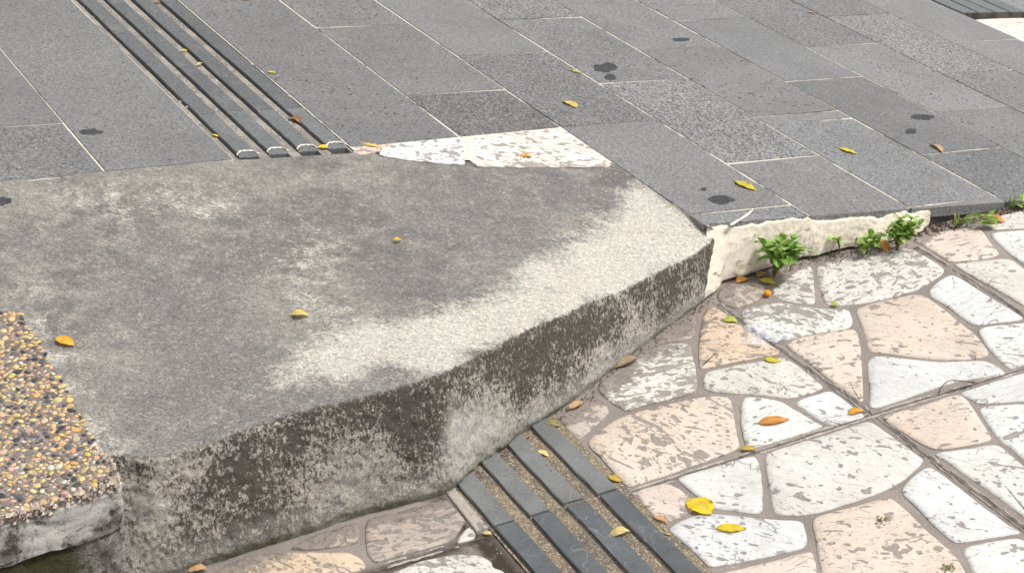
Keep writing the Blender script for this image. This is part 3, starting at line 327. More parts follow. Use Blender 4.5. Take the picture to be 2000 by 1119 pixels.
def mat_pebble(use_attr):
    m = Mat('pebble_a' if use_attr else 'pebble_b', .6, .35); p = m.pos()
    c = m.attr('col', 'Color') if use_attr else m.ocol()
    c = m.bright(c, m.step(m.noise(p, 150, 3, .6), .3, .7, .75, 1.2)); m.color(c); m.bump(m.noise(p, 400, 2), .15, .001); return m.m
M['peb_a'] = mat_pebble(True); M['peb_b'] = mat_pebble(False)
def mat_leaf(name, green=False):
    m = Mat(name, .5, .4); p = m.objpos(); c = m.ocol(); r = m.rand(); q = m.vadd(m.pos(), r, 5.0)
    c = m.bright(c, m.step(m.noise(q, 60, 3, .6), .3, .7, .78, 1.15))
    if not green:
        c = m.mix(m.step(m.noise(q, 90, 3, .6), .64, .74, 0, .5), c, (.30, .15, .04))
        ed = m.attr('rim'); c = m.mix(m.math('MULTIPLY', ed, m.step(m.noise(q, 70, 2), .45, .65)), c, (.22, .11, .03))
    c = m.mix(m.math('MULTIPLY', m.attr('rib'), .35), c, m.mix(.5, c, (.8, .75, .4)))
    m.color(c); m.bump(m.noise(q, 200, 2), .2, .001)
    tr = m.n('ShaderNodeBsdfTranslucent'); m.set(tr.inputs[0], c); ms = m.n('ShaderNodeMixShader'); ms.inputs[0].default_value = .22
    m.t.links.new(m.b.outputs[0], ms.inputs[1]); m.t.links.new(tr.outputs[0], ms.inputs[2]); m.t.links.new(ms.outputs[0], m.out.inputs[0]); return m.m
M['leaf'] = mat_leaf('dry_leaf'); M['green'] = mat_leaf('weed_leaf', True)
M['stem'] = mat_plain('weed_stem', (.10, .13, .03), (.20, .17, .07), 60, .6)
M['strap'] = mat_plain('dry_strap', (.05, .045, .035), (.13, .115, .09), 80, .7)
M['gum'] = mat_plain('trodden_gum', (.030, .033, .036), (.085, .09, .094), 170, .75, None, .45, .5)
def mat_sand():
    m = Mat('yellow_sand', .95, .2); p = m.pos(); f = m.noise(p, 420, 3, .8); n1 = m.noise(p, 7, 4, .6); v = m.voro(p, 330, 'F1', 'Color')
    c = m.mix(m.step(n1, .40, .58), (.18, .155, .132), (.27, .22, .158)); c = m.bright(c, m.step(f, .3, .7, .68, 1.28))
    s = m.n('ShaderNodeSeparateColor'); m.set(s.inputs[0], v); c = m.mix(m.step(s.outputs[0], .72, .85, 0, .6), c, (.62, .52, .34)); c = m.mix(m.step(s.outputs[1], .78, .9, 0, .6), c, (.10, .07, .05))
    m.color(c); m.bump(f, .9, .003); return m.m
M['sand'] = mat_sand()
M['groove'] = mat_grout('groove_dust', (.33, .30, .26), (.21, .195, .175), .4, .6, 12)
M['soil'] = mat_plain('soil_crumb', (.06, .04, .028), (.20, .13, .09), 90)
M['seam'] = mat_plain('seam_dirt', (.085, .070, .060), (.20, .17, .15), 40)
M['ridge'] = mat_plain('seam_ridge', (.28, .25, .22), (.50, .46, .42), 40)
def mat_film():
    m = Mat('clear_film', .12, .6); tr = m.n('ShaderNodeBsdfTransparent'); ms = m.n('ShaderNodeMixShader'); m.color((.80, .84, .90))
    f = m.step(m.noise(m.pos(), 45, 2, .5, .6), .40, .72, .10, .50); m.set(ms.inputs[0], f)
    m.t.links.new(tr.outputs[0], ms.inputs[1]); m.t.links.new(m.b.outputs[0], ms.inputs[2]); m.t.links.new(ms.outputs[0], m.out.inputs[0]); return m.m
M['film'] = mat_film()

# ================================================================ UPPER PAVEMENT (slopes down to the right)
def stepline(s): return STEP[0]*s+STEP[1]
def backline(s): return BACK[0]*s+BACK[1]
rp = random.Random(3)
W_ = .3
# bedding of cream mortar that shows in the joints (cut along the kerb slab and the step)
bed = []
ks = [(Vector(k)-UO) for k in SK]; kst = [(k.dot(UE1), k.dot(UE2)-.012) for k in ks]
ring = [(-3.4, 6.2), (-3.4, kst[0][1]+.03)]+kst+[(.63, stepline(.63)+.012), (4.2, stepline(4.2)+.012), (4.2, 6.2)]
# cut-away corner at the far strip is part of the ring on the right side
BZ = -.0013
TMAX = 8.0
kin = [q for q in kst if q[0] < .59 and q[1] > 3.2]
cutl = [(-4.2, kin[0][1])]+[q for q in kin if q[0] < -.31]+[(-.2995, backline(-.3)-.01)]; cut = [(-.0005, backline(0)-.012)]+[q for q in kin if q[0] > .01]; cut.append((.602, cut[-1][1]))
vs = []; fs = []
for a, b in cut: vs += [upt(a, b, BZ), upt(a, TMAX, BZ)]
for i in range(len(cut)-1): fs.append((2*i, 2*i+2, 2*i+3, 2*i+1))
b0 = len(vs)
for a, b in cutl: vs += [upt(a, b, BZ), upt(a, TMAX, BZ)]
for i in range(len(cutl)-1): fs.append((b0+2*i, b0+2*i+2, b0+2*i+3, b0+2*i+1))
b0 = len(vs); vs += [upt(.602, stepline(.602)+.006, BZ), upt(2.702, stepline(2.702)+.006, BZ), upt(2.702, TMAX, BZ), upt(.602, TMAX, BZ)]; fs.append((b0, b0+1, b0+2, b0+3))
b0 = len(vs); vs += [upt(2.702, stepline(2.702)+.006, -.024), upt(6.0, stepline(6.0)+.006, -.024), upt(6.0, TMAX, -.024), upt(2.702, TMAX, -.024)]; fs.append((b0, b0+1, b0+2, b0+3))
me = mesh('upper_pavement', vs, fs)
upper = tag(link('upper_pavement', me, M['joint_up']), 'dark granite plank pavement with cream joints sloping down to the right', kind='structure')
JOINTS = {1: [4.264, 3.707], 2: [3.980, 3.425], 3: [3.710, 3.120], 4: [3.957, 3.400, 3.342], 5: [3.642, 3.066], 6: [3.920, 3.345], 7: [4.193, 3.622], 8: [3.895], -3: [3.66], -2: [4.66, 3.1], 0: [4.62, 3.1]}
LIGHT = [(1.0, 3.4, .205, 1.0), (1.05, 4.4, .19, .9), (2.25, 3.9, .21, .9), (.75, 3.7, .165, .7), (1.65, 3.35, .165, .25), (1.65, 2.9, .16, .5), (-.75, 3.5, .165, .6), (.45, 3.55, .135, .9), (1.95, 4.2, .175, .5), (2.25, 4.4, .185, .5)]
def tone(s, t):
    b = .176+.011*min(3, max(0, s))+rp.uniform(-.014, .016); ru = rp.uniform(.1, .45)
    for a, c, v, r in LIGHT:
        if abs(s-a) < .15 and abs(t-c) < .29: b, ru = v, r
    w = rp.uniform(-.02, .035)+(.02 if s < .5 else 0)
    return (b*(1+w*.5), b, b*(1-w*.6), ru)
def plank(poly, h, g=.0031):
    if len(poly) < 3: return
    if area2(poly) < 0: poly = poly[::-1]
    poly = inset_convex(poly, g*rp.choice((.45, .8, 1.0, 1.25)))
    if poly is None: return
    tx, ty = rp.uniform(-.0004, .0004), rp.uniform(-.0004, .0004)
    cx = sum(p[0] for p in poly)/len(poly); cy = sum(p[1] for p in poly)/len(poly)
    vs, fs = block(poly, lambda a, b, z: upt(a, b, z+h+tx*(a-cx)/.15+ty*(b-cy)/.28), .026, .0012)
    o = link('paving_slab', mesh('paving_slab', vs, fs), M['plank'], upper); v = tone(cx, cy); o.color = v; return o
def inset_convex(poly, d):
    r = list(poly); n = len(poly)
    for i in range(n):
        p, q = poly[i], poly[(i+1) % n]; ex, ey = q[0]-p[0], q[1]-p[1]; l = math.hypot(ex, ey)
        if l < 1e-6: continue
        a, b = -ey/l, ex/l; r = clip(r, a, b, -(a*p[0]+b*p[1])-d)
        if len(r) < 3: return None
    return r
for k in range(-14, 20):
    if k == -1: continue                                  # the tactile strip runs here
    s0, s1 = k*W_, (k+1)*W_
    js = sorted(JOINTS.get(k, []), reverse=True)
    if not js: js = [3.42+rp.choice((0, .28))+rp.uniform(-.02, .02)+(.0 if k < 0 else 0)]
    hi = js[0]
    while hi < TMAX: hi += .565; js.insert(0, hi)
    lo = js[-1]
    while lo > 1.5: lo -= .565; js.append(lo)
    for a, b in zip(js[:-1], js[1:]):
        if a-b < .02: continue
        if a-b > .7 and k > 0: continue
        sk = rp.uniform(-.003, .003)
        poly = [(s0, b+sk), (s1, b-sk), (s1, a-sk), (s0, a+sk)]
        if k == 9:                                        # far strip: its bars end at t=4.16, plank missing beyond
            continue
        if s1 <= .01: poly = clip(poly, -BACK[0], 1, -BACK[1]+.006)
        elif s1 <= .61: poly = clip(poly, -BACK[0], 1, -BACK[1])          # t >= back line
        else: poly = clip(poly, -STEP[0], 1, -STEP[1])
        if len(poly) < 3 or max(p[1] for p in poly)-min(p[1] for p in poly) < .02: continue
        plank(poly, rp.uniform(.0002, .0014))
# thin slivers of plank in the doubled joints
plank([(.62, 3.410), (.90, 3.407), (.90, 3.438), (.62, 3.440)], .0)
# pale stones left bare between the planks and the kerb slab
USC = {'white': (.76, .76, .73), 'wpink': (.76, .70, .62), 'pink': (.66, .50, .41)}
def stone_mesh(ring, P, th=.012, bev=.0035):
    ring = [tuple(v[:2]) for v in ring]
    if area2(ring) < 0: ring = ring[::-1]
    vs, fs = block(ring, P, th, bev); me = mesh('flagstone', vs, fs); n = len(ring)
    e = [0.0]*n+[1.0]*n+[1.0]*n; attr(me, 'edge', e); return me, n
for c, pit, ring in USTONES:
    rg = chaikin([Vector((a, b)) for a, b in ring], 1, .16)
    me, n = stone_mesh(rg, lambda a, b, z: upt(a, b, z-.0012), .010, .0016); attr(me, 'grime', [0.0]*(3*n))
    o = link('flagstone', me, M['stone'], upper); o.color = (*USC[c], pit)
# missing plank at the far strip: pale floor lower down
for (a0, a1, b0, b1, c) in ((2.705, 3.02, 3.80, 4.16, 'wpink'), (3.03, 3.4, 3.7, 4.16, 'white'), (2.705, 3.1, 3.3, 3.79, 'white')):
    rg = chaikin([Vector(q) for q in ((a0, b0), (a1, b0+.02), (a1-.01, b1), (a0, b1-.01))], 2, .12)
    me, n = stone_mesh(rg, lambda a, b, z: upt(a, b, z-.017), .012, .003); attr(me, 'grime', [0.25]*(3*n))
    o = link('flagstone', me, M['stone'], upper); o.color = (*USC[c], .35)

# ---- tactile guide strips
def bar_mesh(P, s0, s1, t0, t1, h, cut=.004, endslope=.0, rnd=None, row=0.0):
    """raised bar with chamfered long edges; endslope bevels the near end (t0)"""
    nb = 10; vs = []; fs = []
    ch = min(.0016, h*.2); prof = [(s0, 0), (s0+.0004, h-ch), (s0+cut*.5, h), (s1-cut*.5, h), (s1-.0004, h-ch), (s1, 0)]
    ts = [t0, t0+endslope*.35, t0+endslope]+[t0+endslope+(t1-t0-endslope)*i/nb for i in range(1, nb+1)] if endslope else [t0+(t1-t0)*i/nb for i in range(nb+1)]
    for i, t in enumerate(ts):
        hh = 1.0
        if endslope and i == 0: hh = .60
        if endslope and i == 1: hh = .78
        for j, (a, b) in enumerate(prof):
            w = .0007*math.sin(t*91+j*2.1+s0*50)
            vs.append(P(a+w, t, b*hh-.0))
    m_ = len(prof)
    for i in range(len(ts)-1):
        for j in range(m_-1): fs.append((i*m_+j, i*m_+j+1, (i+1)*m_+j+1, (i+1)*m_+j))
    fs.append(tuple(range(m_))[::-1]); fs.append(tuple((len(ts)-1)*m_+j for j in range(m_)))
    me = mesh('bar', vs, fs); attr(me, 'row', [row]*len(vs)); return me
tu = tag(empty('tactile_strip', upt(-.15, 3.6)), 'grey tactile guide strip of four raised bars running into the upper paving', 'tactile strip')
tend = backline(-.15)+.012
me = mesh('slit_floor', [upt(-.2985, tend-.02, -.016), upt(-.0015, tend-.01, -.016), upt(-.0015, TMAX, -.016), upt(-.2985, TMAX, -.016)], [(0, 1, 2, 3)])  # floor of slits added left of each bar so occlusion darkens that line
link('slit_floor', me, M['soil'], tu)
for g0, g1 in ((-.2985, -.2845), (-.2345, -.2090), (-.1590, -.1335), (-.0835, -.0580), (-.0075, -.0015)):
    vs, fs = block([(g0, tend-.03), (g1, tend-.03), (g1, TMAX), (g0, TMAX)], lambda a, b, z: upt(a, b, z-.0035), .014, .0008)
    link('groove_filler', mesh('groove_filler', vs, fs), M['groove'], tu)
for i in range(4):
    a = -.281+.0755*i; e0 = tend-.010+.004*i
    cuts = [e0, 3.655+rp.uniform(-.01, .01)]
    while cuts[-1] < 7.8: cuts.append(cuts[-1]+.6)
    for j in range(len(cuts)-1):
        sh = rp.uniform(-.001, .001)
        me = bar_mesh(lambda s, t, h: upt(s, t, h-.0155), a+sh, a+.0465+sh, cuts[j]+(.0008 if j else 0), cuts[j+1]-.0008, .0195, .004, .016 if j == 0 else 0)
        o = link('bar', me, M['bar_up'], tu); k = (.150 if j == 0 else .118)*rp.uniform(.94, 1.06); o.color = (k*.96, k, k, .1)
    # cream mortar smear round the end of each bar
    vs = []; fs = []; pts = []
    for q in range(13):
        u = q/12; s = a-.004+u*.055; t = e0+.020-.016*abs(2*u-1)**3.0+.0015*math.sin(q*2.3); pts.append((s, t))
    for (s, t) in pts:
        w = .0036+.0016*math.sin(s*900)
        hz = .0058 if a+.004 < s < a+.043 else .0030
        vs += [upt(s, t-w, hz-.0008), upt(s, t, hz), upt(s, t+w, hz-.001)]
    for q in range(12):
        for w in range(2): fs.append((3*q+w, 3*q+3+w, 3*q+4+w, 3*q+1+w))
    link('mortar_smear', mesh('mortar_smear', vs, fs), M['mortar'], tu)
# lumps of old mortar in the grooves
vs = []; fs = []
def lump(c, r, P, vs, fs, flat=.5, rr=random):
    b = len(vs); n = 6
    vs.append(P(c[0], c[1], c[2]+r*flat))
    for i in range(n):
        a = 6.283*i/n+rr.uniform(-.3, .3); q = r*rr.uniform(.7, 1.3); vs.append(P(c[0]+q*math.cos(a)*.8, c[1]+q*math.sin(a)*1.5, c[2]-.001))
    for i in range(n): fs.append((b, b+1+i, b+1+(i+1) % n))
rl = random.Random(5)
for i in range(150):
    g = rl.randrange(5); s = [-.291, -.222, -.146, -.071, -.002][g]+rl.uniform(-.006, .008); t = rl.choice((3.5, 3.62, 3.7, 3.9, 4.1, 4.4))+rl.gauss(0, .07)
    if t > tend: lump((s, t, -.002), rl.uniform(.0015, .0055), upt, vs, fs, .6, rl)
tag(link('mortar_lumps', mesh('mortar_lumps', vs, fs), M['ridge'], tu), kind='stuff')
# far strip at the right
tf = tag(empty('tactile_strip', upt(2.85, 4.4)), 'broken-off end of a tactile strip in the far top right corner', 'tactile strip')
me = mesh('groove_base', [upt(2.702, 4.166, -.003), upt(2.998, 4.150, -.003), upt(2.998, TMAX, -.003), upt(2.702, TMAX, -.003), upt(2.702, 4.166, -.032), upt(2.998, 4.150, -.032)], [(0, 1, 2, 3), (4, 5, 1, 0)])
link('groove_base', me, M['bar_up'], tf).color = (.11, .11, .11, .2)
for i in range(4):
    a = 2.708+.0745*i
    for t0, t1 in ((4.164-.004*i, 4.72), (4.722, 5.3), (5.302, 5.88), (5.882, 6.46), (6.462, 7.9)):
        link('bar', bar_mesh(lambda s, t, h: upt(s, t, h-.003), a, a+.067, t0, t1, .007, .004), M['bar_up'], tf).color = (.15, .16, .16, .1)
me = mesh('shaded_broken_edge', [upt(2.70, 4.162, .004), upt(3.0, 4.146, .004), upt(3.0, 4.144, -.03), upt(2.70, 4.160, -.03)], [(3, 2, 1, 0)])  # dark sheet over the strip's end, its shade put into the colour
link('shaded_broken_edge', me, M['riser'], tf)

# ================================================================ LOWER PAVEMENT (level)
L0, L1 = upt(.2, stepline(.2)), upt(2.6, stepline(2.6)); d = (L1-L0); d.z = 0; d.normalize()
nrm = Vector((-d.y, d.x, 0))
def lowbed():
    # grid in step-line coordinates so it carries the 'wet' attribute
    vs = []; fs = []; wet = []; nu, nv = 150, 130
    base = Vector((L0.x, L0.y, 0))
    def cu(i, n, lo, hi): return lo+(hi-lo)*i/n
    us = list(np.concatenate([np.linspace(-4.5, -1.0, 12, endpoint=False), np.linspace(-1.0, 2.2, nu), np.linspace(2.2, 6.0, 12)[1:]]))
    ws = list(np.concatenate([np.linspace(.03, -1.9, nv), np.linspace(-1.9, -4.0, 12)[1:]]))
    for w in ws:
        for u in us:
            p = base+d*u+nrm*w; s, t = p.dot(LE1), p.dot(LE2)
            k = max(0, 1-abs(t-2.294)/.022)*max(0, min(1, (1.145-s)/.02))*max(0, min(1, (s-.70)/.2))
            k = max(k, .9*max(0, 1-abs(s-1.085)/.022)*max(0, min(1, (t-2.1)/.1))*max(0, min(1, (2.5-t)/.05)))
            k = max(k, max(0, 1-abs(s-1.112)/.032)*max(0, min(1, (2.31-t)/.03))*max(0, min(1, (t-2.02)/.12)))
            wet.append(min(1, k*1.6)); p.z = -.0034+.0006*fbm(p, 14); vs.append(p)
    n = len(us)
    for j in range(len(ws)-1):
        for i in range(n-1): fs.append((j*n+i, (j+1)*n+i, (j+1)*n+i+1, j*n+i+1))
    me = mesh('lower_pavement', vs, fs); attr(me, 'wet', wet); return me
lower = tag(link('lower_pavement', lowbed(), M['bed'], smooth=True), 'level crazy-paved ground of pale stones set in grey grout', kind='structure')
SC = {'white': (.65, .645, .615), 'warm': (.635, .605, .55), 'pink': (.645, .535, .45), 'cream': (.60, .46, .33), 'dirty': (.44, .375, .32)}
footxy = [Vector(g[:2]) for g in SG]; mbxy = [Vector(g[:2]) for g in MB]
def polydist(p, pl):
    m = 9
    for a, b in zip(pl[:-1], pl[1:]):
        ab = b-a; t = max(0, min(1, (p-a).dot(ab)/(ab.length_squared or 1))); m = min(m, (p-a-ab*t).length)
    return m
rs = random.Random(11)
for c, pit, ring in STONES:
    rg = chaikin([Vector(q) for q in ring], 2, .2)
    rg = [q+Vector((fbm((q.x, q.y, 3), 45, 3), fbm((q.x, q.y, 9), 45, 3)))*.0012 for q in rg]
    ring2 = [tuple(q) for q in rg]
    if area2(ring2) < 0: ring2 = ring2[::-1]
    n = len(ring2); a1 = inset(ring2, .0035); cen = Vector((sum(q[0] for q in ring2)/n, sum(q[1] for q in ring2)/n))
    hz = rs.uniform(-.0004, .0012); vs = []; fs = []; ed = []; gr = []
    def put(q, z, e):
        vs.append(Vector((q[0], q[1], z+hz+.0012*fbm((q[0], q[1], 1), 12, 3)))); ed.append(e)
        v = Vector(q[:2]); gr.append(max(max(0, 1-polydist(v, footxy)/.10), .95*max(0, 1-polydist(v, mbxy)/.075)))
    rings = [(ring2, -.011, .6), (ring2, -.0024, .5), (a1, -.0002, .05)]
    for f in (.86, .66, .42, .2): rings.append(([tuple(cen+(Vector(q)-cen)*f) for q in a1], .0004, 0))
    for rgx, z, e in rings:
        for q in rgx: put(q, z, e)
    put(cen, .0006, 0)
    for k in range(len(rings)-1):
        for i in range(n): j = (i+1) % n; fs.append((k*n+i, k*n+j, (k+1)*n+j, (k+1)*n+i))
    b = (len(rings)-1)*n
    for i in range(n): fs.append((b+i, b+(i+1) % n, len(vs)-1))
    me = mesh('flagstone', vs, fs); attr(me, 'edge', ed); attr(me, 'grime', gr)
    o = link('flagstone', me, M['stone'], lower); cc = SC[c]; k = rs.uniform(.95, 1.04); o.color = (cc[0]*k, cc[1]*k, cc[2]*k*rs.uniform(.97, 1.03), pit)
    for p_ in me.polygons[2*n:]: p_.use_smooth = True
# stones beyond the picture, same kind, so the paving goes on to the right and towards the viewer
def inside(p, poly):
    r = False
    for i in range(len(poly)):
        a, b = poly[i-1], poly[i]
        if (a[1] > p[1]) != (b[1] > p[1]) and p[0] < (b[0]-a[0])*(p[1]-a[1])/(b[1]-a[1])+a[0]: r = not r
    return r
old = [[tuple(q) for q in ring] for c, pit, ring in STONES]
ro = random.Random(31); pts = []
for i in range(4000):
    p = (ro.uniform(-.6, 3.6), ro.uniform(.5, 5.2))
    if all((p[0]-q[0])**2+(p[1]-q[1])**2 > .17**2 for q in pts): pts.append(p)
footpoly = [(g[0], g[1]) for g in SG]+[(k[0], k[1]) for k in SK[::-1]]
def seen(q):
    v = Vector((q[0], q[1], 0))-Vector((0, 0, CAM_H)); zc = v.dot(_f); return abs(v.dot(_x)/zc*CAM_F) < 1030 and abs(v.dot(_d)/zc*CAM_F) < 590
for p in pts:
    cell = [(p[0]-.4, p[1]-.4), (p[0]+.4, p[1]-.4), (p[0]+.4, p[1]+.4), (p[0]-.4, p[1]+.4)]
    for q in pts:
        if q is p or (q[0]-p[0])**2+(q[1]-p[1])**2 > .6: continue
        a, b = p[0]-q[0], p[1]-q[1]; cell = clip(cell, a, b, -(a*(p[0]+q[0])/2+b*(p[1]+q[1])/2))
    cell = inset_convex(cell, .010) if len(cell) > 2 else None
    if not cell: continue
    bad = any(seen(q) for q in cell) or any(inside(q, o_) for q in cell for o_ in old) or any(inside(q, cell) for o_ in old for q in o_) or any(inside(q, footpoly) for q in cell)
    bad = bad or any((Vector((q[0], q[1], 0))-L0).dot(nrm) > -.03 for q in cell) or any(1.10 < Vector((q[0], q[1], 0)).dot(LE1) < 1.43 for q in cell)
    if bad: continue
    rg = chaikin([Vector(q) for q in cell], 2, .18); me, n = stone_mesh(rg, lambda a, b, z: Vector((a, b, z)), .011, .003); attr(me, 'grime', [0.0]*(3*n))
    c = ro.choice(('white', 'warm', 'pink')); o = link('flagstone', me, M['stone'], lower); o.color = (*SC[c], ro.uniform(.2, .7))
# earth far below and around, so nothing ends in the void
me = mesh('ground', [(-60, -60, -1.3), (60, -60, -1.3), (60, 60, -1.3), (-60, 60, -1.3)], [(0, 1, 2, 3)])
tag(link('ground', me, M['soil']), 'bare earth around the paving', kind='structure')
# cast seams between the tiles
for sm in SEAMS:
    pl = chaikin([Vector(q) for q in sm], 1, .25, False)
    fine = []
    for a, b in zip(pl[:-1], pl[1:]):
        k = max(1, int((b-a).length/.008))
        for i in range(k): fine.append(a.lerp(b, i/k))
    fine.append(pl[-1])
    for off, w, z, mt, nm in ((0, .0042, -.0026, 'seam', 'seam'), (-.0062, .0022, -.0008, 'ridge', 'seam_ridge'), (.0062, .0022, -.0008, 'ridge', 'seam_ridge')):
        vs = []; fs = []; n = len(fine)
        for i, p in enumerate(fine):
            t = (fine[min(i+1, n-1)]-fine[max(i-1, 0)]).normalized(); q = Vector((-t.y, t.x)); k = 1+.7*fbm((p.x, p.y, off*900), 60, 3)
            c = p+q*(off+.0012*fbm((p.x, p.y, 5), 40)); zz = z+.0012*fbm((p.x, p.y, 7), 70); k = max(.15, k)
            if nm == 'seam_ridge' and fbm((p.x, p.y, off*300+2), 18) < -.15: zz -= .004
            for e, dz in ((-1, -.002), (-.4, 0), (.4, 0), (1, -.002)): g = c+q*(w*k*e); vs.append((g.x, g.y, zz+dz))
        for i in range(n-1):
            for e in range(3): fs.append((4*i+e, 4*i+4+e, 4*i+5+e, 4*i+1+e))
        link(nm, mesh(nm, vs, fs), M[mt], lower)

# ---- lower tactile strip
tl = tag(empty('tactile_strip', lpt(1.27, 2.3)), 'slate tactile strip with sandy grooves emerging from under the concrete kerb', 'tactile strip')
vs = []; fs = []; nx, ny = 204, 220
for j in range(ny+1):
    for i in range(nx+1):
        s, t = 1.128+.286*i/nx, 1.2+1.5*j/ny; q_ = (s-1.1365) % .0717; sl_ = q_ > .0717-.0042  # slits added left of the bars, sunk to give a dark shade line
        vs.append(lpt(s, t, -.0002+.0011*fbm((s, t, 0), 60, 3)-(.010 if sl_ else 0)))
for j in range(ny):
    for i in range(nx): a = j*(nx+1)+i; fs.append((a, a+1, a+nx+2, a+nx+1))
link('groove_sand', mesh('groove_sand', vs, fs), M['sand'], tl, True)
for i in range(4):
    a = 1.1365+.0717*i
    for t0, t1, rw, ds in ((2.3125, 2.75, 0.0, 0), (1.752, 2.3065, 1.0, .001), (1.19, 1.749, 1.0, 0)):
        ds += rp.uniform(-.0008, .0008); e = rp.uniform(-.003, .003) if i < 3 else 0
        me = bar_mesh(lambda s, t, h: lpt(s, t, h-.012), a+ds, a+.0425+ds, t0+e, t1+e-.001, .0172, .004, 0, None, rw)
        link('bar', me, M['bar_low'], tl)
vs = []; fs = []
for i in range(420):
    g = rl.randrange(3); s = 1.1935+.0717*g+rl.gauss(0, .006); t = rl.uniform(1.9, 2.56); lump((s, t, .0003), rl.uniform(.0006, .0016), lpt, vs, fs, .9, rl)
tag(link('sand_grains', mesh('sand_grains', vs, fs), M['sand'], tl), kind='stuff')
# dirty sliver of kerbing beside the left bar
vs, fs = block([(1.104, 2.318), (1.128, 2.318), (1.129, 2.50), (1.109, 2.50)], lambda a, b, z: lpt(a, b, z+.001), .01, .002)
me = mesh('edge_sliver', vs, fs); attr(me, 'edge', [.3]*len(vs)); attr(me, 'grime', [.35]*len(vs)); o = link('edge_sliver', me, M['stone'], lower); o.color = (.42, .37, .32, .3)

# ================================================================ CONCRETE KERB SLAB
def resample(tab, n, skip=None):
    P = [Vector(v) for v in tab]; return P
def catmull(P, per):
    r = []; n = len(P)
    for i in range(n-1):
        p0, p1, p2, p3 = P[max(i-1, 0)], P[i], P[i+1], P[min(i+2, n-1)]
        for k in range(per):
            t = k/per; r.append(.5*((2*p1)+(p2-p0)*t+(2*p0-5*p1+4*p2-p3)*t*t+(3*p1-p0-3*p2+p3)*t**3))
    r.append(P[-1]); return r
def lin(P, per):
    r = []
    for i in range(len(P)-1):
        for k in range(per): r.append(P[i].lerp(P[i+1], k/per))
    r.append(P[-1]); return r
def mixpath(tab, per=18, corner=None):
    P = [Vector(v) for v in tab]; a, b = catmull(P, per), lin(P, per); n = len(a); return [x.lerp(y, 1.0 if corner is not None and abs(i-corner*per) < 2.2*per else .5) for i, (x, y) in enumerate(zip(a, b))]
PK, PF, PG = mixpath(SK), mixpath(SF, 18, 13), mixpath(SG, 18, 13); nc = len(PK)
def blobsum(p, bl):
    s = 0.0
    for x, y, r, k in bl:
        d2 = ((p.x-x)**2+(p.y-y)**2)/(r*r*1.5)
        if d2 < 6: s += k*math.exp(-d2)
    return s
def blob3(p, bl): return min(1.3, sum(k*math.exp(-((p.x-x)**2+(p.y-y)**2+(p.z-z)**2)/(r*r*1.3)) for x, y, z, r, k in bl))
NT, NR, NF = 96, 9, 52
vs = []; fs = []; al = []; ad = []; af = []; ag = []
for i in range(nc):
    k, f, g = PK[i], PF[i], PG[i]; out = Vector((f.x-k.x, f.y-k.y, 0)); out = (g-f); out.z = 0
    endc = max(0, (i-nc*.955)/(nc*.045))
    back = (k-f); L = back.length; back.normalize(); down = (g-f); H = down.length; down.normalize()
    rad = min(.015, L*.3)*(1+.35*fbm((f.x, f.y, 1), 7))
    a = f+back*rad; b = f+down*rad*.9
    col = []
    for j in range(NT):
        u = j/(NT-1); u = 1-(1-u)**1.25; p = k.lerp(a, u); col.append((p, 'top', u))
    for j in range(1, NR+1):
        u = j/(NR+1); p = a*(1-u)**2+f*2*u*(1-u)+b*u*u; col.append((p.lerp(f, .12), 'rnd', u))
    for j in range(NF):
        u = j/(NF-1); p = b.lerp(g, u); p += Vector((0, 0, 0)); col.append((p, 'face', u))
    fo = Vector((down.x, down.y, 0)); fo = fo.normalized() if fo.length > 1e-5 else Vector((0, -1, 0))
    for p, kind, u in col:
        if kind == 'top':
            e = min(1, u*12)*min(1, (1-u)*20+.3)
            z = (.0035*fbm(p, 5, 4)+.0013*fbm(p, 28, 4)+.0007*fbm(p, 90, 3))*e
            if u < .06: z -= .0025*(1-u/.06)
            p = p+Vector((0, 0, z)); af.append(0.0 if u < .97 else .12); ag.append(0.0)
        elif kind == 'rnd':
            w = .004*fbm(p, 20, 4)+.0025*fbm(p, 70, 3); p = p+(fo*.6+Vector((0, 0, .8)))*w; af.append(.15+.75*u); ag.append(0.0)
        else:
            bul = math.sin(u*math.pi)*.002
            w = .0035*fbm(p+Vector((3, 0, 0)), 9, 4)+.0032*fbm(p, 42, 4)+.0018*fbm(p, 120, 3)
            p = p+fo*(w*min(1, u*8+.3)+bul); 
            if u > .9: p = p-fo*(.010*((u-.9)/.1)**2)
            if u == 1: p.z = -.004
            af.append(1.0); ag.append(u)
        vs.append(p); al.append(min(1.2, blobsum(p, LIME))); ad.append(min(1.0, blobsum(p, DARK)))
n = NT+NR+NF
for i in range(nc-1):
    for j in range(n-1): fs.append((i*n+j, i*n+j+1, (i+1)*n+j+1, (i+1)*n+j))
me = mesh('concrete_slab', vs, fs); attr(me, 'lime', al); attr(me, 'dark', ad); attr(me, 'face', af); attr(me, 'foot', ag); attr(me, 'white', [blob3(p, PALE) if a_ > 0 else 0 for p, a_ in zip(vs, af)]); attr(me, 'lich', [blob3(p, LICH) if a_ > 0 else 0 for p, a_ in zip(vs, af)])
slab = tag(link('concrete_kerb', me, M['slab'], smooth=True), 'weathered grey concrete kerb slab with worn pale edge and blackened front faces', 'kerb')
# ================================================================ PEBBLED SLAB AT THE LEFT
def pz(x, y): return PPL[0]*x+PPL[1]*y+PPL[2]
pt = [Vector(q) for q in PTOP]; prg = [(q.x, q.y) for q in pt]
pb = tag(empty('pebble_slab', (pt[9].x, pt[9].y, pt[9].z-.09)), 'washed pebble slab with yellow and black stones on a grey rendered edge', 'slab')
vs, fs = block(chaikin([Vector(q) for q in prg], 1, .12), lambda a, b, z: Vector((a, b, pz(a, b)-.003+z)), .022, .004); link('pebble_bed', mesh('pebble_bed', vs, fs), M['pmatrix'], pb)
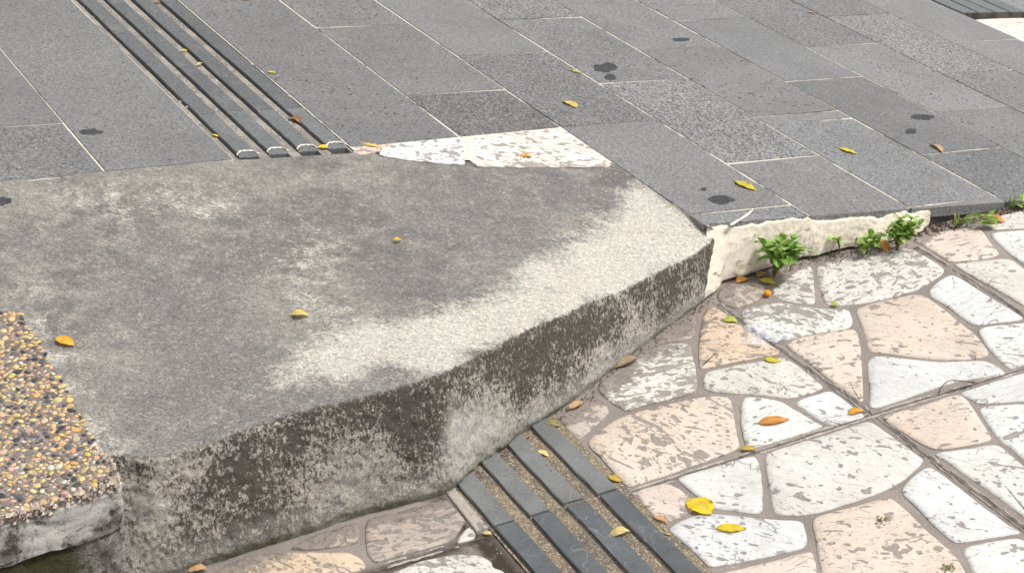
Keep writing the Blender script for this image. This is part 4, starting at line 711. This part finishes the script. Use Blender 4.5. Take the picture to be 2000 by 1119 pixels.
# rendered edge below: grid so that it can be uneven
fr = chaikin([pt[i] for i in (6, 7, 8, 9, 10, 11, 12, 13, 14)], 3, .25, False)
vs = []; fs = []; n = len(fr); nh = 26
for i, p in enumerate(fr):
    t = (fr[min(i+1, n-1)]-fr[max(i-1, 0)]); o_ = Vector((-t.y, t.x, 0)).normalized()
    if o_.y > .2 and o_.x < 0: o_ = -o_
    for j in range(nh+1):
        u = j/nh; q = Vector((p.x, p.y, pz(p.x, p.y)-.0165-.078*u))
        q += o_*(.004-.003*u+.004*fbm(q, 16, 4)+.0015*fbm(q, 70, 3)-(.006 if j == 0 else 0))
        if u > .85: q.z += .006*fbm(q, 18, 3)
        vs.append(q)
for i in range(n-1):
    for j in range(nh): a = i*(nh+1)+j; fs.append((a, a+nh+1, a+nh+2, a+1))
link('rendered_edge', mesh('rendered_edge', vs, fs), M['pside'], pb, True)
# crumbling lip between pebbles and render
vs = []; fs = []
for i in range(420):
    k = rl.uniform(0, n-1.01); i0 = int(k); p = fr[i0].lerp(fr[i0+1], k-i0); t = (fr[i0+1]-fr[i0]); o_ = Vector((-t.y, t.x, 0)).normalized()
    if o_.y > .2 and o_.x < 0: o_ = -o_
    c = p+o_*rl.uniform(-.008, .003); h = pz(c.x, c.y)+rl.uniform(-.02, .001)
    lump((c.x, c.y, h), rl.uniform(.002, .006), lambda a, b, z: Vector((a, b, z)), vs, fs, .8, rl)
tag(link('crumbled_lip', mesh('crumbled_lip', vs, fs), M['pcrumb'], pb), kind='stuff')
from mathutils.bvhtree import BVHTree
slabtree = BVHTree.FromPolygons([v.co.copy() for v in slab.data.vertices], [tuple(p_.vertices) for p_ in slab.data.polygons])
# pebbles
PC = [((.62, .45, .20), 9), ((.58, .37, .18), 6), ((.52, .34, .24), 3), ((.58, .46, .28), 4), ((.045, .048, .052), 5), ((.10, .10, .10), 5), ((.56, .51, .43), 2), ((.58, .38, .10), 2), ((.22, .17, .14), 5)]
PCL = [c for c, k in PC for _ in range(k)]
def pebmesh(seed):
    b = bmesh.new(); bmesh.ops.create_icosphere(b, subdivisions=2, radius=1.0)
    for v in b.verts:
        k = 1+.22*fbm(v.co+Vector((seed*3.1, 0, 0)), .9, 2); v.co = Vector((v.co.x*k, v.co.y*k*.75, v.co.z*k*.55))
    return b
pvar = []
for s_ in range(6):
    b = pebmesh(s_); me = bpy.data.meshes.new('pebble'); b.to_mesh(me); b.free(); me.materials.append(M['peb_b'])
    for p_ in me.polygons: p_.use_smooth = True
    pvar.append(me)
xs = [q[0] for q in prg]; ys = [q[1] for q in prg]; got = []; grid = {}
rq = random.Random(21)
def near(x, y, r):
    cx, cy = int(x/.012), int(y/.012)
    for i in (-2, -1, 0, 1, 2):
        for j in (-2, -1, 0, 1, 2):
            for (a, b, c) in grid.get((cx+i, cy+j), ()):
                if (a-x)**2+(b-y)**2 < ((r+c)*.86)**2: return True
    return False
for tries in range(90000):
    x, y = rq.uniform(min(xs), max(xs)), rq.uniform(min(ys), max(ys))
    if not inside((x, y), prg): continue
    r = rq.choice((.0074, .0064, .0054, .0046, .0042)) if tries < 18000 else (rq.uniform(.0030, .0046) if tries < 50000 else rq.uniform(.0018, .003))
    if near(x, y, r): continue
    hit = slabtree.ray_cast(Vector((x, y, 1)), Vector((0, 0, -1)))[0]
    if hit is not None and hit.z > pz(x, y)+.0005: continue
    grid.setdefault((int(x/.012), int(y/.012)), []).append((x, y, r)); got.append((x, y, r))
def ppose(x, y, r):
    e = Matrix.Rotation(rq.uniform(0, 6.28), 4, 'Z') @ Matrix.Rotation(rq.uniform(-.3, .3), 4, 'X')
    return Matrix.Translation((x, y, pz(x, y)-.0040+.0012*rq.random())) @ e @ Matrix.Diagonal((r*rq.uniform(1.0, 1.3), r*1.15, r*rq.uniform(.55, .8), 1))
CAMP = Vector((0, 0, CAM_H))
def vis(x, y):
    v = Vector((x, y, pz(x, y)))-CAMP; zc = v.dot(_f); return v.dot(_x)/zc*CAM_F > -1005 and v.dot(_d)/zc*CAM_F < 560
got.sort(key=lambda g: (not vis(g[0], g[1]), -g[2]/Vector((g[0], g[1], 0)).length))
for x, y, r in got[:290]:
    me = rq.choice(pvar); o = link('pebble', me, None, pb); o.matrix_world = ppose(x, y, r); o.color = (*[c*rq.uniform(.85, 1.15) for c in rq.choice(PCL)], 1)
vs = []; fs = []; cs = []
for x, y, r in got[290:]:
    me = rq.choice(pvar); mw = ppose(x, y, r); b = len(vs); c = rq.choice(PCL)
    vs += [mw @ v.co for v in me.vertices]; fs += [tuple(b+i for i in p_.vertices) for p_ in me.polygons]; cs += [(*c, 1.0)]*len(me.vertices)
me = mesh('small_pebbles', vs, fs); ca = me.attributes.new('col', 'FLOAT_COLOR', 'POINT'); ca.data.foreach_set('color', np.asarray(cs, dtype=np.float32).ravel())
tag(link('small_pebbles', me, M['peb_a'], pb, True), kind='stuff')
# mossy plinth below
vs = []; fs = []; nh = 24
for i, p in enumerate(fr):
    t = (fr[min(i+1, n-1)]-fr[max(i-1, 0)]); o_ = Vector((-t.y, t.x, 0)).normalized()
    if o_.y > .2 and o_.x < 0: o_ = -o_
    zt = pz(p.x, p.y)-.097
    for j in range(nh+1):
        u = j/nh; q = Vector((p.x, p.y, zt*(1-u)-.004*u)); q += o_*(-.012+.05*u**.7+.007*fbm(q, 12, 4)+.003*fbm(q, 60, 3)); vs.append(q)
for i in range(n-1):
    for j in range(nh): a = i*(nh+1)+j; fs.append((a, a+nh+1, a+nh+2, a+1))
b0 = len(vs)
for i, p in enumerate(fr): vs.append(Vector((p.x, p.y+.03, pz(p.x, p.y)-.097)))
for i in range(n-1): fs.append((i*(nh+1), b0+i, b0+i+1, (i+1)*(nh+1)))
me = mesh('mossy_plinth', vs, fs); x1_ = max(v.x for v in vs); attr(me, 'moss', [max(0, min(1, (x1_-.04-v.x)/.10)) for v in vs])
tag(link('mossy_plinth', me, M['plinth'], smooth=True), 'rough concrete plinth stained with dark moss under the pebble slab', 'plinth')

# ================================================================ STEP: dark riser and cream mortar
vs = []; fs = []; N_ = 120
for i in range(N_+1):
    s = .60+5.4*i/N_; p = upt(s, stepline(s), -.012)-SOUT*.006; zt = p.z
    for j in range(9):
        u = j/8; q = Vector((p.x, p.y, zt+(min(-.02, zt-.05)-zt)*u)); q += SOUT*(.003*fbm(q, 30, 3)); vs.append(q)
for i in range(N_):
    for j in range(8): a = i*9+j; fs.append((a, a+1, a+10, a+9))
tag(link('step_riser', mesh('step_riser', vs, fs), M['riser'], smooth=True), 'dark weathered riser under the edge of the granite planks', 'riser')
MTp = lin([Vector(v) for v in MT], 10); MBp = mixpath(MB, 10); n = min(len(MTp), len(MBp)); vs = []; fs = []; gr = []; nh = 30
for i in range(n):
    a, b = MTp[i].copy(), MBp[i].copy(); jag = .012*fbm((a.x*1, a.y, 4), 17, 4)+.003*fbm((a.x, a.y, 6), 90, 2); a.z += jag*.6
    b = b+SOUT*(.004*fbm((b.x, b.y, 2), 50, 3))
    vs.append(a-SOUT*.014+Vector((0, 0, .0005))); gr.append(.0)
    for j in range(nh+1):
        u = j/nh; q = a.lerp(b, u); q += SOUT*(.002*math.sin(u*3.14)+.0028*fbm(q, 14, 4)+.0014*fbm(q, 60, 3)+.0008*fbm(q, 160, 2))
        if u > .92: q -= SOUT*(.012*((u-.92)/.08)**2)
        q.z = max(q.z, .004 if u < 1 else -.003)+(.003 if j == nh and fbm(b, 40) > .1 else 0); vs.append(q); gr.append(max(0, (u-.75)/.25)*.7)
    
m_ = nh+2
for i in range(n-1):
    for j in range(m_-1): a = i*m_+j; fs.append((a, a+1, a+m_+1, a+m_))
e0 = len(vs)
for j in range(m_): q = vs[(n-1)*m_+j].copy(); q -= SOUT*.03; vs.append(q); gr.append(.3)
for j in range(m_-1): a = (n-1)*m_+j; fs.append((a, a+1, e0+j+1, e0+j))
me = mesh('mortar_patch', vs, fs); attr(me, 'grime', gr)
mp = tag(link('mortar_patch', me, M['mortar'], smooth=True), 'rough cream mortar patch plastered along the step below the planks', 'mortar')
# smear of mortar on the plank beside the slab nose
cp = chaikin([Vector(q) for q in CHALK], 2, .25, False); vs = []; fs = []
for i, p in enumerate(cp):
    t = (cp[min(i+1, len(cp)-1)]-cp[max(i-1, 0)]).normalized(); q = Vector((-t.y, t.x)); w = .0045*(1+.8*fbm((p.x, p.y, 0), 70, 2))*(1-.5*i/len(cp))
    vs += [upt(*(p-q*w), .0005), upt(*p, .0035), upt(*(p+q*w), .0005)]
for i in range(len(cp)-1):
    for e in range(2): fs.append((3*i+e, 3*i+e+1, 3*i+4+e, 3*i+3+e))
me = mesh('mortar_smear', vs, fs); attr(me, 'grime', [.1]*len(vs)); link('mortar_smear', me, M['mortar'], mp, True)
# soil crumbs along the step
vs = []; fs = []
for i in range(700):
    k = rl.random(); s = .70+.85*k; p = upt(s, stepline(s)); o_ = SOUT*abs(rl.gauss(.012 if s > 1.15 else .028, .016)); 
    P0 = Vector((p.x, p.y, 0))+o_; lump((P0.x, P0.y, .001), rl.uniform(.0008, .0032)*(1.3 if s > 1.15 else .8), lambda a, b, z: Vector((a, b, z)), vs, fs, .8, rl)
for i in range(420):  # more crumbs added along the kerb foot, as grime and contact shadow
    k = rl.uniform(nc*.54, nc*.97); g = PG[int(k)]; a = rl.uniform(0, 6.28); r = abs(rl.gauss(0, .012)); lump((g.x+r*math.cos(a)+.006, g.y+r*math.sin(a)-.006, .001), rl.uniform(.0006, .0024), lambda a, b, z: Vector((a, b, z)), vs, fs, .8, rl)
tag(link('soil_crumbs', mesh('soil_crumbs', vs, fs), M['soil']), 'brown soil and grit collected along the foot of the step', 'soil', kind='stuff')

# ================================================================ SMALL THINGS
GL = ['large oval black gum spot on the plank right of the top centre', 'smaller smudged gum spot just below the large oval one', 'faint thin gum spot near the top of the planks', 'dark gum spot with a tail on the right-hand planks', 'small dark gum spot below the tailed one on the right', 'wide black gum spot near the nose of the concrete kerb', 'tiny gum spot beside the wide one near the kerb nose', 'dull gum spot on the plank left of the tactile strip', 'black gum spot on the concrete at the left edge']
rg_ = random.Random(9)
for lab, (sf, c, ex, ey) in zip(GL, GUM):
    c, ex, ey = Vector(c), Vector(ex), Vector(ey); up_ = ex.cross(ey).normalized()
    if up_.z < 0: up_ = -up_
    if sf == 'S': c = c+Vector((0, 0, .003))
    vs = [c+up_*.0014]; fs = []; n = 30; sd = rg_.uniform(0, 50)
    for ring_, h in ((.6, .0013), (.9, .0010), (1.0, -.0005)):
        for i in range(n):
            a = 6.283*i/n; k = ring_*(1+.32*noise.noise(Vector((math.cos(a)*1.6, math.sin(a)*1.6, sd)))+.24*noise.noise(Vector((math.cos(a)*6, math.sin(a)*6, sd))))
            vs.append(c+ex*math.cos(a)*k+ey*math.sin(a)*k+up_*h)
    for i in range(n): fs.append((0, 1+i, 1+(i+1) % n))
    for r_ in range(2):
        for i in range(n): j = (i+1) % n; fs.append((1+r_*n+i, 1+(r_+1)*n+i, 1+(r_+1)*n+j, 1+r_*n+j))
    tag(link('gum_spot', mesh('gum_spot', vs, fs), M['gum'], smooth=True), lab, 'gum spot', 'trodden gum spots')

LC = {'yellow': (.80, .57, .02), 'gold': (.78, .57, .15), 'straw': (.78, .63, .27), 'orange': (.62, .26, .05), 'amber': (.80, .40, .03), 'lime': (.50, .58, .10), 'yellowgreen': (.66, .55, .04), 'ochre': (.55, .38, .06), 'olive': (.30, .27, .10), 'tan': (.60, .37, .20), 'brown': (.34, .20, .08), 'rust': (.36, .12, .045), 'dry': (.38, .28, .18)}
def leaf_mesh(L, wd, fold, arch, rr, taper=1.0, teeth=0.0):
    nu, nv = 12, 7; vs = []; fs = []; rim = []; rib = []; bend = rr.uniform(-.10, .10); tw = rr.uniform(-.5, .5)*fold
    for i in range(nu+1):
        u = i/nu; w = .5*wd*L*max(.02, (math.sin(math.pi*min(1, u*.97+.015)**(.82*taper)))**.78)
        for j in range(nv):
            v = 2*j/(nv-1)-1; y = v*w+bend*L*math.sin(math.pi*u); z = fold*w*abs(v)**1.5*.75+arch*L*.42*math.sin(math.pi*u)*(1 if arch > 0 else -1)+tw*(u-.5)*v*w*1.6
            z += .012*L*math.sin(u*17+v*3+tw*9); vs.append(Vector((u*L, y, z))); rim.append(abs(v)**4 if 0 < i < nu else 1.0); rib.append(1.0 if j == nv//2 else 0.0)
    for i in range(nu):
        for j in range(nv-1): a = i*nv+j; fs.append((a, a+nv, a+nv+1, a+1))
    # petiole
    b = len(vs); pr = .018*L
    for q in range(4):
        x = -.16*L*q/3; z = vs[nv//2].z+.01*L*q
        for e in range(4): a = 1.571*e; vs.append(Vector((x, pr*math.cos(a), z+pr*math.sin(a)))); rim.append(.6); rib.append(1.0)
    for q in range(3):
        for e in range(4): fs.append((b+4*q+e, b+4*q+(e+1) % 4, b+4*q+4+(e+1) % 4, b+4*q+4+e))
    zm = min(v.z for v in vs)
    for v in vs: v.z -= zm-.0006
    me = mesh('leaf', vs, fs); attr(me, 'rim', rim); attr(me, 'rib', rib); return me
LL = ['yellow leaf in a groove of the upper tactile strip', 'pale curled leaf on the upper tactile strip below a yellow one', 'yellow leaf on the plank just right of the upper tactile strip', 'orange leaf cut by the top edge of the picture', 'small brown leaf at the top of the upper tactile strip', 'reddish brown curled leaf in the last groove of the upper strip', 'yellow leaf folded over the end of the upper tactile strip', 'flat yellow leaf at the left end of the bare white stones', 'dark orange curled leaf where the bare pale stone meets the concrete', 'pale yellow broad leaf on the planks above the bare stones', 'thin greenish leaf beside the joint above the pale yellow leaf', 'tiny orange leaf near the top on the right-hand planks', 'tiny yellow leaf at the top edge right of centre', 'pointed yellow leaf lying alone on the right-hand planks', 'curved green-tipped yellow leaf above the step', 'small twisted brown leaf beside a cream joint on the right', 'tiny yellow leaf scrap at the left edge of the upper strip', 'small round yellow leaf in the middle of the concrete', 'folded yellow leaf scrap on the front half of the concrete', 'orange leaf on the concrete beside the pebble slab', 'broad lime green leaf on the crazy paving by the clear film', 'small upright green leaf in a joint below the step', 'yellow leaf on the paving below the clear film', 'long orange-brown leaf on a white paving stone', 'ochre leaf lying across the tile seam', 'orange leaf at the crossing of the tile seams', 'dull yellow leaf at the right edge of the slate strip', 'large bright yellow broad leaf near the bottom', 'narrow bright yellow leaf, lower of the two near the bottom', 'pale arched leaf lying on the slate tactile strip', 'pale tan leaf at the edge of the slate strip', 'small pale leaf scrap on the wet dirt left of the slate strip', 'tan leaf at the bottom edge below the kerb face', 'pale leaf scrap in a sandy groove of the slate strip', 'olive leaf at the kerb foot above the slate strip', 'dry curled leaf against the right-hand foot of the kerb', 'tan leaf tucked under the kerb near the slate strip', 'orange leaf at the step left of the biggest weed', 'yellow-green leaf lying under the biggest weed', 'brown leaf half hidden behind the biggest weed', 'orange-brown leaf standing between the two bushy weeds', 'dry orange leaf right of the grass tuft', 'tiny tan leaf scrap beside the slate strip near the bottom']
rf = random.Random(17)
for lab, (a, b, wd_, c, fo, ar, sf) in zip(LL, LEAVES):
    a, b = Vector(a), Vector(b); ax = b-a; L = ax.length; nz = UN.copy() if sf in 'UV' else Vector((0, 0, 1)); ax.normalize()
    # the picture foreshortens widths: give broad leaves their real width
    a = a+ax*L*.04; L *= .92; me = leaf_mesh(L, min(1.0, wd_*(.72+.45*abs(ax.x))), fo*.40, ar*.6, rf)
    ay = nz.cross(ax).normalized(); nz = ax.cross(ay)
    o = link('fallen_leaf', me, M['leaf'], smooth=True); off = {'U': .0016, 'V': .0045, 'L': .0015, 'S': .0035}[sf]; p = a+nz*off
    o.matrix_world = Matrix(((ax.x, ay.x, nz.x, p.x), (ax.y, ay.y, nz.y, p.y), (ax.z, ay.z, nz.z, p.z), (0, 0, 0, 1)))
    k = rf.uniform(.9, 1.08); cc = LC[c]; o.color = (cc[0]*k, cc[1]*k, cc[2]*k, 1); tag(o, lab, 'leaf', 'fallen leaves')
# orange berry
b = bmesh.new(); bmesh.ops.create_uvsphere(b, u_segments=20, v_segments=12, radius=.0088)
for v in b.verts:
    a = math.atan2(v.co.y, v.co.x); v.co.z *= .82; k = 1+.03*math.cos(5*a); v.co.x *= k; v.co.y *= k
    if v.co.z > .0056: v.co.z -= (v.co.z-.0056)*1.3
me = bpy.data.meshes.new('berry'); b.to_mesh(me); b.free(); attr(me, 'rim', [0.0]*len(me.vertices)); attr(me, 'rib', [0.0]*len(me.vertices))
o = link('fallen_berry', me, M['leaf'], smooth=True); o.location = Vector(BERRY)+Vector((0, .003, .0070)); o.color = (.85, .36, .02, 1); tag(o, 'small round orange berry on dark paving below the biggest weed', 'berry')
me = leaf_mesh(.006, .5, .2, .1, rf); s_ = link('calyx', me, M['leaf'], o); s_.matrix_world = Matrix.Translation(o.location+Vector((0, 0, .0054))); s_.color = (.2, .12, .04, 1)

# weeds
def tube(path, r0, r1, vs, fs, k=5):
    b = len(vs); n = len(path)
    for i, p in enumerate(path):
        t = (path[min(i+1, n-1)]-path[max(i-1, 0)]).normalized(); x = t.cross(Vector((.3, .9, .2))).normalized(); y = t.cross(x); r = r0+(r1-r0)*i/(n-1)
        for e in range(k): a = 6.283*e/k; vs.append(p+x*(r*math.cos(a))+y*(r*math.sin(a)))
    for i in range(n-1):
        for e in range(k): fs.append((b+i*k+e, b+i*k+(e+1) % k, b+(i+1)*k+(e+1) % k, b+(i+1)*k+e))
GREENS = [(.22, .40, .07), (.28, .45, .09), (.34, .49, .11), (.17, .31, .055), (.42, .53, .15)]
rw = random.Random(4)
lvar = [leaf_mesh(1.0, w_, f_, a_, rw, 1.15) for w_, f_, a_ in ((.56, .35, .18), (.62, .25, .28), (.5, .45, .1), (.58, .3, -.12))]
for m_ in lvar:
    m_.materials.append(M['green'])
    for p_ in m_.polygons: p_.use_smooth = True
def put_leaf(root, base, dirv, size):
    ax = dirv.normalized(); ay = Vector((0, 0, 1)).cross(ax)
    if ay.length < .05: ay = Vector((1, 0, 0))
    ay.normalize(); ay = (ay+Vector((rw.uniform(-.3, .3), rw.uniform(-.3, .3), rw.uniform(-.3, .3)))).normalized(); nz = ax.cross(ay).normalized(); ay = nz.cross(ax)
    o = link('leaf', rw.choice(lvar), None, root)
    o.matrix_world = Matrix(((ax.x*size, ay.x*size, nz.x*size, base.x), (ax.y*size, ay.y*size, nz.y*size, base.y), (ax.z*size, ay.z*size, nz.z*size, base.z), (0, 0, 0, 1)))
    k = rw.uniform(.8, 1.2); c = rw.choice(GREENS); o.color = (c[0]*k, c[1]*k, c[2]*k, 1)
def weed(loc, label, stems, hgt, spread, lsize, npairs, lean=(0, -.35)):
    loc = Vector(loc); loc.z = 0; root = tag(empty('weed', loc), label, 'weed', 'weeds along the step')
    for s in range(stems):
        vs = []; fs = []; a = rw.uniform(0, 6.28); h = hgt*rw.uniform(.6, 1.08); sp = spread*rw.uniform(.35, 1.1)
        dirh = Vector((math.cos(a)*sp, math.sin(a)*sp*.45+lean[1]*spread, 0)); path = []
        for q in range(8):
            u = q/7; path.append(loc+Vector((rw.uniform(-1, 1)*.002, rw.uniform(-1, 1)*.002, 0))+dirh*(u**1.2)+Vector((0, 0, h*math.sin(u*1.35)/math.sin(1.35))))
        tube(path, .0016, .0009, vs, fs); link('stem', mesh('stem', vs, fs), M['stem'], root, True)
        for q in range(npairs):
            u = .35+.65*(q+1)/npairs; i = min(7, int(u*7)); p = path[i]; ph = q*1.57+a
            for sgn in (1, -1):
                d_ = Vector((math.cos(ph)*sgn, math.sin(ph)*sgn, rw.uniform(-.25, .55))); put_leaf(root, p, d_, lsize*rw.uniform(.65, 1.15)*(1.0 if q < npairs-1 else .85))
        put_leaf(root, path[-1], Vector((rw.uniform(-.6, .6), rw.uniform(-.8, .1), .7)), lsize*rw.uniform(.5, .8))
    return root
P_ = [p for p, _ in PLANTS]
weed(P_[0], 'largest leafy green weed growing from the step near the kerb nose', 16, .086, .054, .043, 3)
weed(P_[1], 'tiny green sprig in the crack under the mortar', 3, .036, .022, .025, 1)
weed(P_[2], 'low green weed left of the orange-brown leaf', 11, .046, .040, .031, 2)
weed(P_[3], 'dense bushy weed with many small leaves against the mortar', 26, .078, .044, .024, 4)
# grass tufts
def blade(root, base, tip, w, col, sag=.25):
    vs = []; fs = []; n = 9; d_ = tip-base; side = d_.cross(Vector((0, 0, 1))); side = side.normalized() if side.length > 1e-5 else Vector((1, 0, 0))
    for i in range(n):
        u = i/(n-1); p = base.lerp(tip, u)+Vector((0, 0, d_.length*sag*math.sin(u*math.pi)*.6)); ww = w*(1-u)**.6+.0002
        vs += [p-side*ww, p+Vector((0, 0, -.25*ww)), p+side*ww]
    for i in range(n-1):
        for e in range(2): fs.append((3*i+e, 3*i+e+1, 3*i+4+e, 3*i+3+e))
    me = mesh('blade', vs, fs); attr(me, 'rim', [0.0]*len(vs)); attr(me, 'rib', [0, 1, 0]*n); o = link('blade', me, M['green'], root, True); o.color = (*col, 1)
def tuft(loc, label, n, hgt, run, leaves):
    loc = Vector(loc); loc.z = 0; root = tag(empty('grass_tuft', loc), label, 'grass', 'grass tufts along the step')
    for i in range(n):
        a = rw.uniform(-.25, 1.25); pale = rw.random() < .5; col = (.50, .58, .24) if pale else (.22, .36, .07)
        blade(root, loc+Vector((rw.uniform(-.006, .006), rw.uniform(-.004, .004), 0)), loc+Vector((run*math.sin(a)*rw.uniform(.5, 1.1), -.012+rw.uniform(-.02, .02), hgt*rw.uniform(.25, 1.0)*math.cos(a*.8))), .0032 if pale else .0022, col)
    for i in range(leaves):
        put_leaf(root, loc+Vector((run*rw.uniform(.45, .85), rw.uniform(-.02, .008), hgt*rw.uniform(.12, .45))), Vector((rw.uniform(-.3, 1), rw.uniform(-.8, .3), rw.uniform(-.2, .5))), .032*rw.uniform(.7, 1.1))
    return root
tuft(P_[4], 'pale grass tuft with broad leaves at the end of the mortar', 22, .060, .100, 10)
tuft(P_[5], 'small grass sprig at the joint near the right edge', 12, .045, .05, 6)
# crumpled clear film
fp = [Vector(q) for q in FILM]; c = sum(fp, Vector())/len(fp); ux = (fp[3]-fp[0]); uy = (fp[1]-fp[7])
vs = []; fs = []; n = 26
for j in range(n+1):
    for i in range(n+1):
        u, v = i/n-.5, j/n-.5; k = 1-.35*abs(2*v)*max(0, 2*u)*1.0; p = c+ux*(u*1.0)+uy*(v*.95*k)
        z = .003+.016*abs(noise.noise(Vector((u*3+v*2, v*4, 2))))+.006*abs(noise.noise(Vector((u*7+v*5, v*6, 5))))
        p = p+Vector((noise.noise(Vector((u*4, v*4, 8)))*.012, noise.noise(Vector((u*4, v*4, 18)))*.012, z)); vs.append(p)
for j in range(n):
    for i in range(n): a = j*(n+1)+i; fs.append((a, a+1, a+n+2, a+n+1))
tag(link('plastic_film', mesh('plastic_film', vs, fs), M['film']), 'crumpled scrap of clear plastic film on the crazy paving', 'plastic scrap')
# dark dry strap leaf arched over the seam
sp = [Vector(q) for q in STRAP]; hs_ = [.001, .012, .022, .020, .012, .006]; pth = catmull([Vector((p.x, p.y, h)) for p, h in zip(sp, hs_)], 8); vs = []; fs = []
for i, p in enumerate(pth):
    u = i/(len(pth)-1); t = (pth[min(i+1, len(pth)-1)]-pth[max(i-1, 0)]).normalized(); sd = t.cross(Vector((0, 0, 1))).normalized(); w = .0012+.0042*max(0, (u-.45)/.55)*(1-max(0, (u-.9)/.1)*.8)
    vs += [p-sd*w, p+Vector((0, 0, .0012)), p+sd*w, p-Vector((0, 0, .0006))]
for i in range(len(pth)-1):
    for e in range(4): fs.append((4*i+e, 4*i+(e+1) % 4, 4*i+4+(e+1) % 4, 4*i+4+e))
tag(link('dry_strap_leaf', mesh('dry_strap_leaf', vs, fs), M['strap'], smooth=True), 'dark dry strap leaf arched over the tile seam at the right', 'leaf')
# bits of moss on the stones
for lab, q in zip(('small scrap of moss on the large pink stone', 'scrap of moss at the bottom right on pale stone'), MOSS):
    root = tag(empty('moss_scrap', Vector(q)), lab, 'moss'); q = Vector(q); vs = []; fs = []
    for i in range(26):
        a = rl.uniform(0, 6.28); p = q+Vector((rl.gauss(0, .006), rl.gauss(0, .006), .001)); e = p+Vector((math.cos(a)*.007, math.sin(a)*.007, rl.uniform(.001, .005))); s_ = Vector((-math.sin(a), math.cos(a), 0))*.0014; b = len(vs); vs += [p-s_, p+s_, e]; fs.append((b, b+1, b+2))
    me = mesh('frond', vs, fs); attr(me, 'rim', [0.0]*len(vs)); attr(me, 'rib', [0.0]*len(vs)); o = link('frond', me, M['green'], root); o.color = (.20, .19, .04, 1)
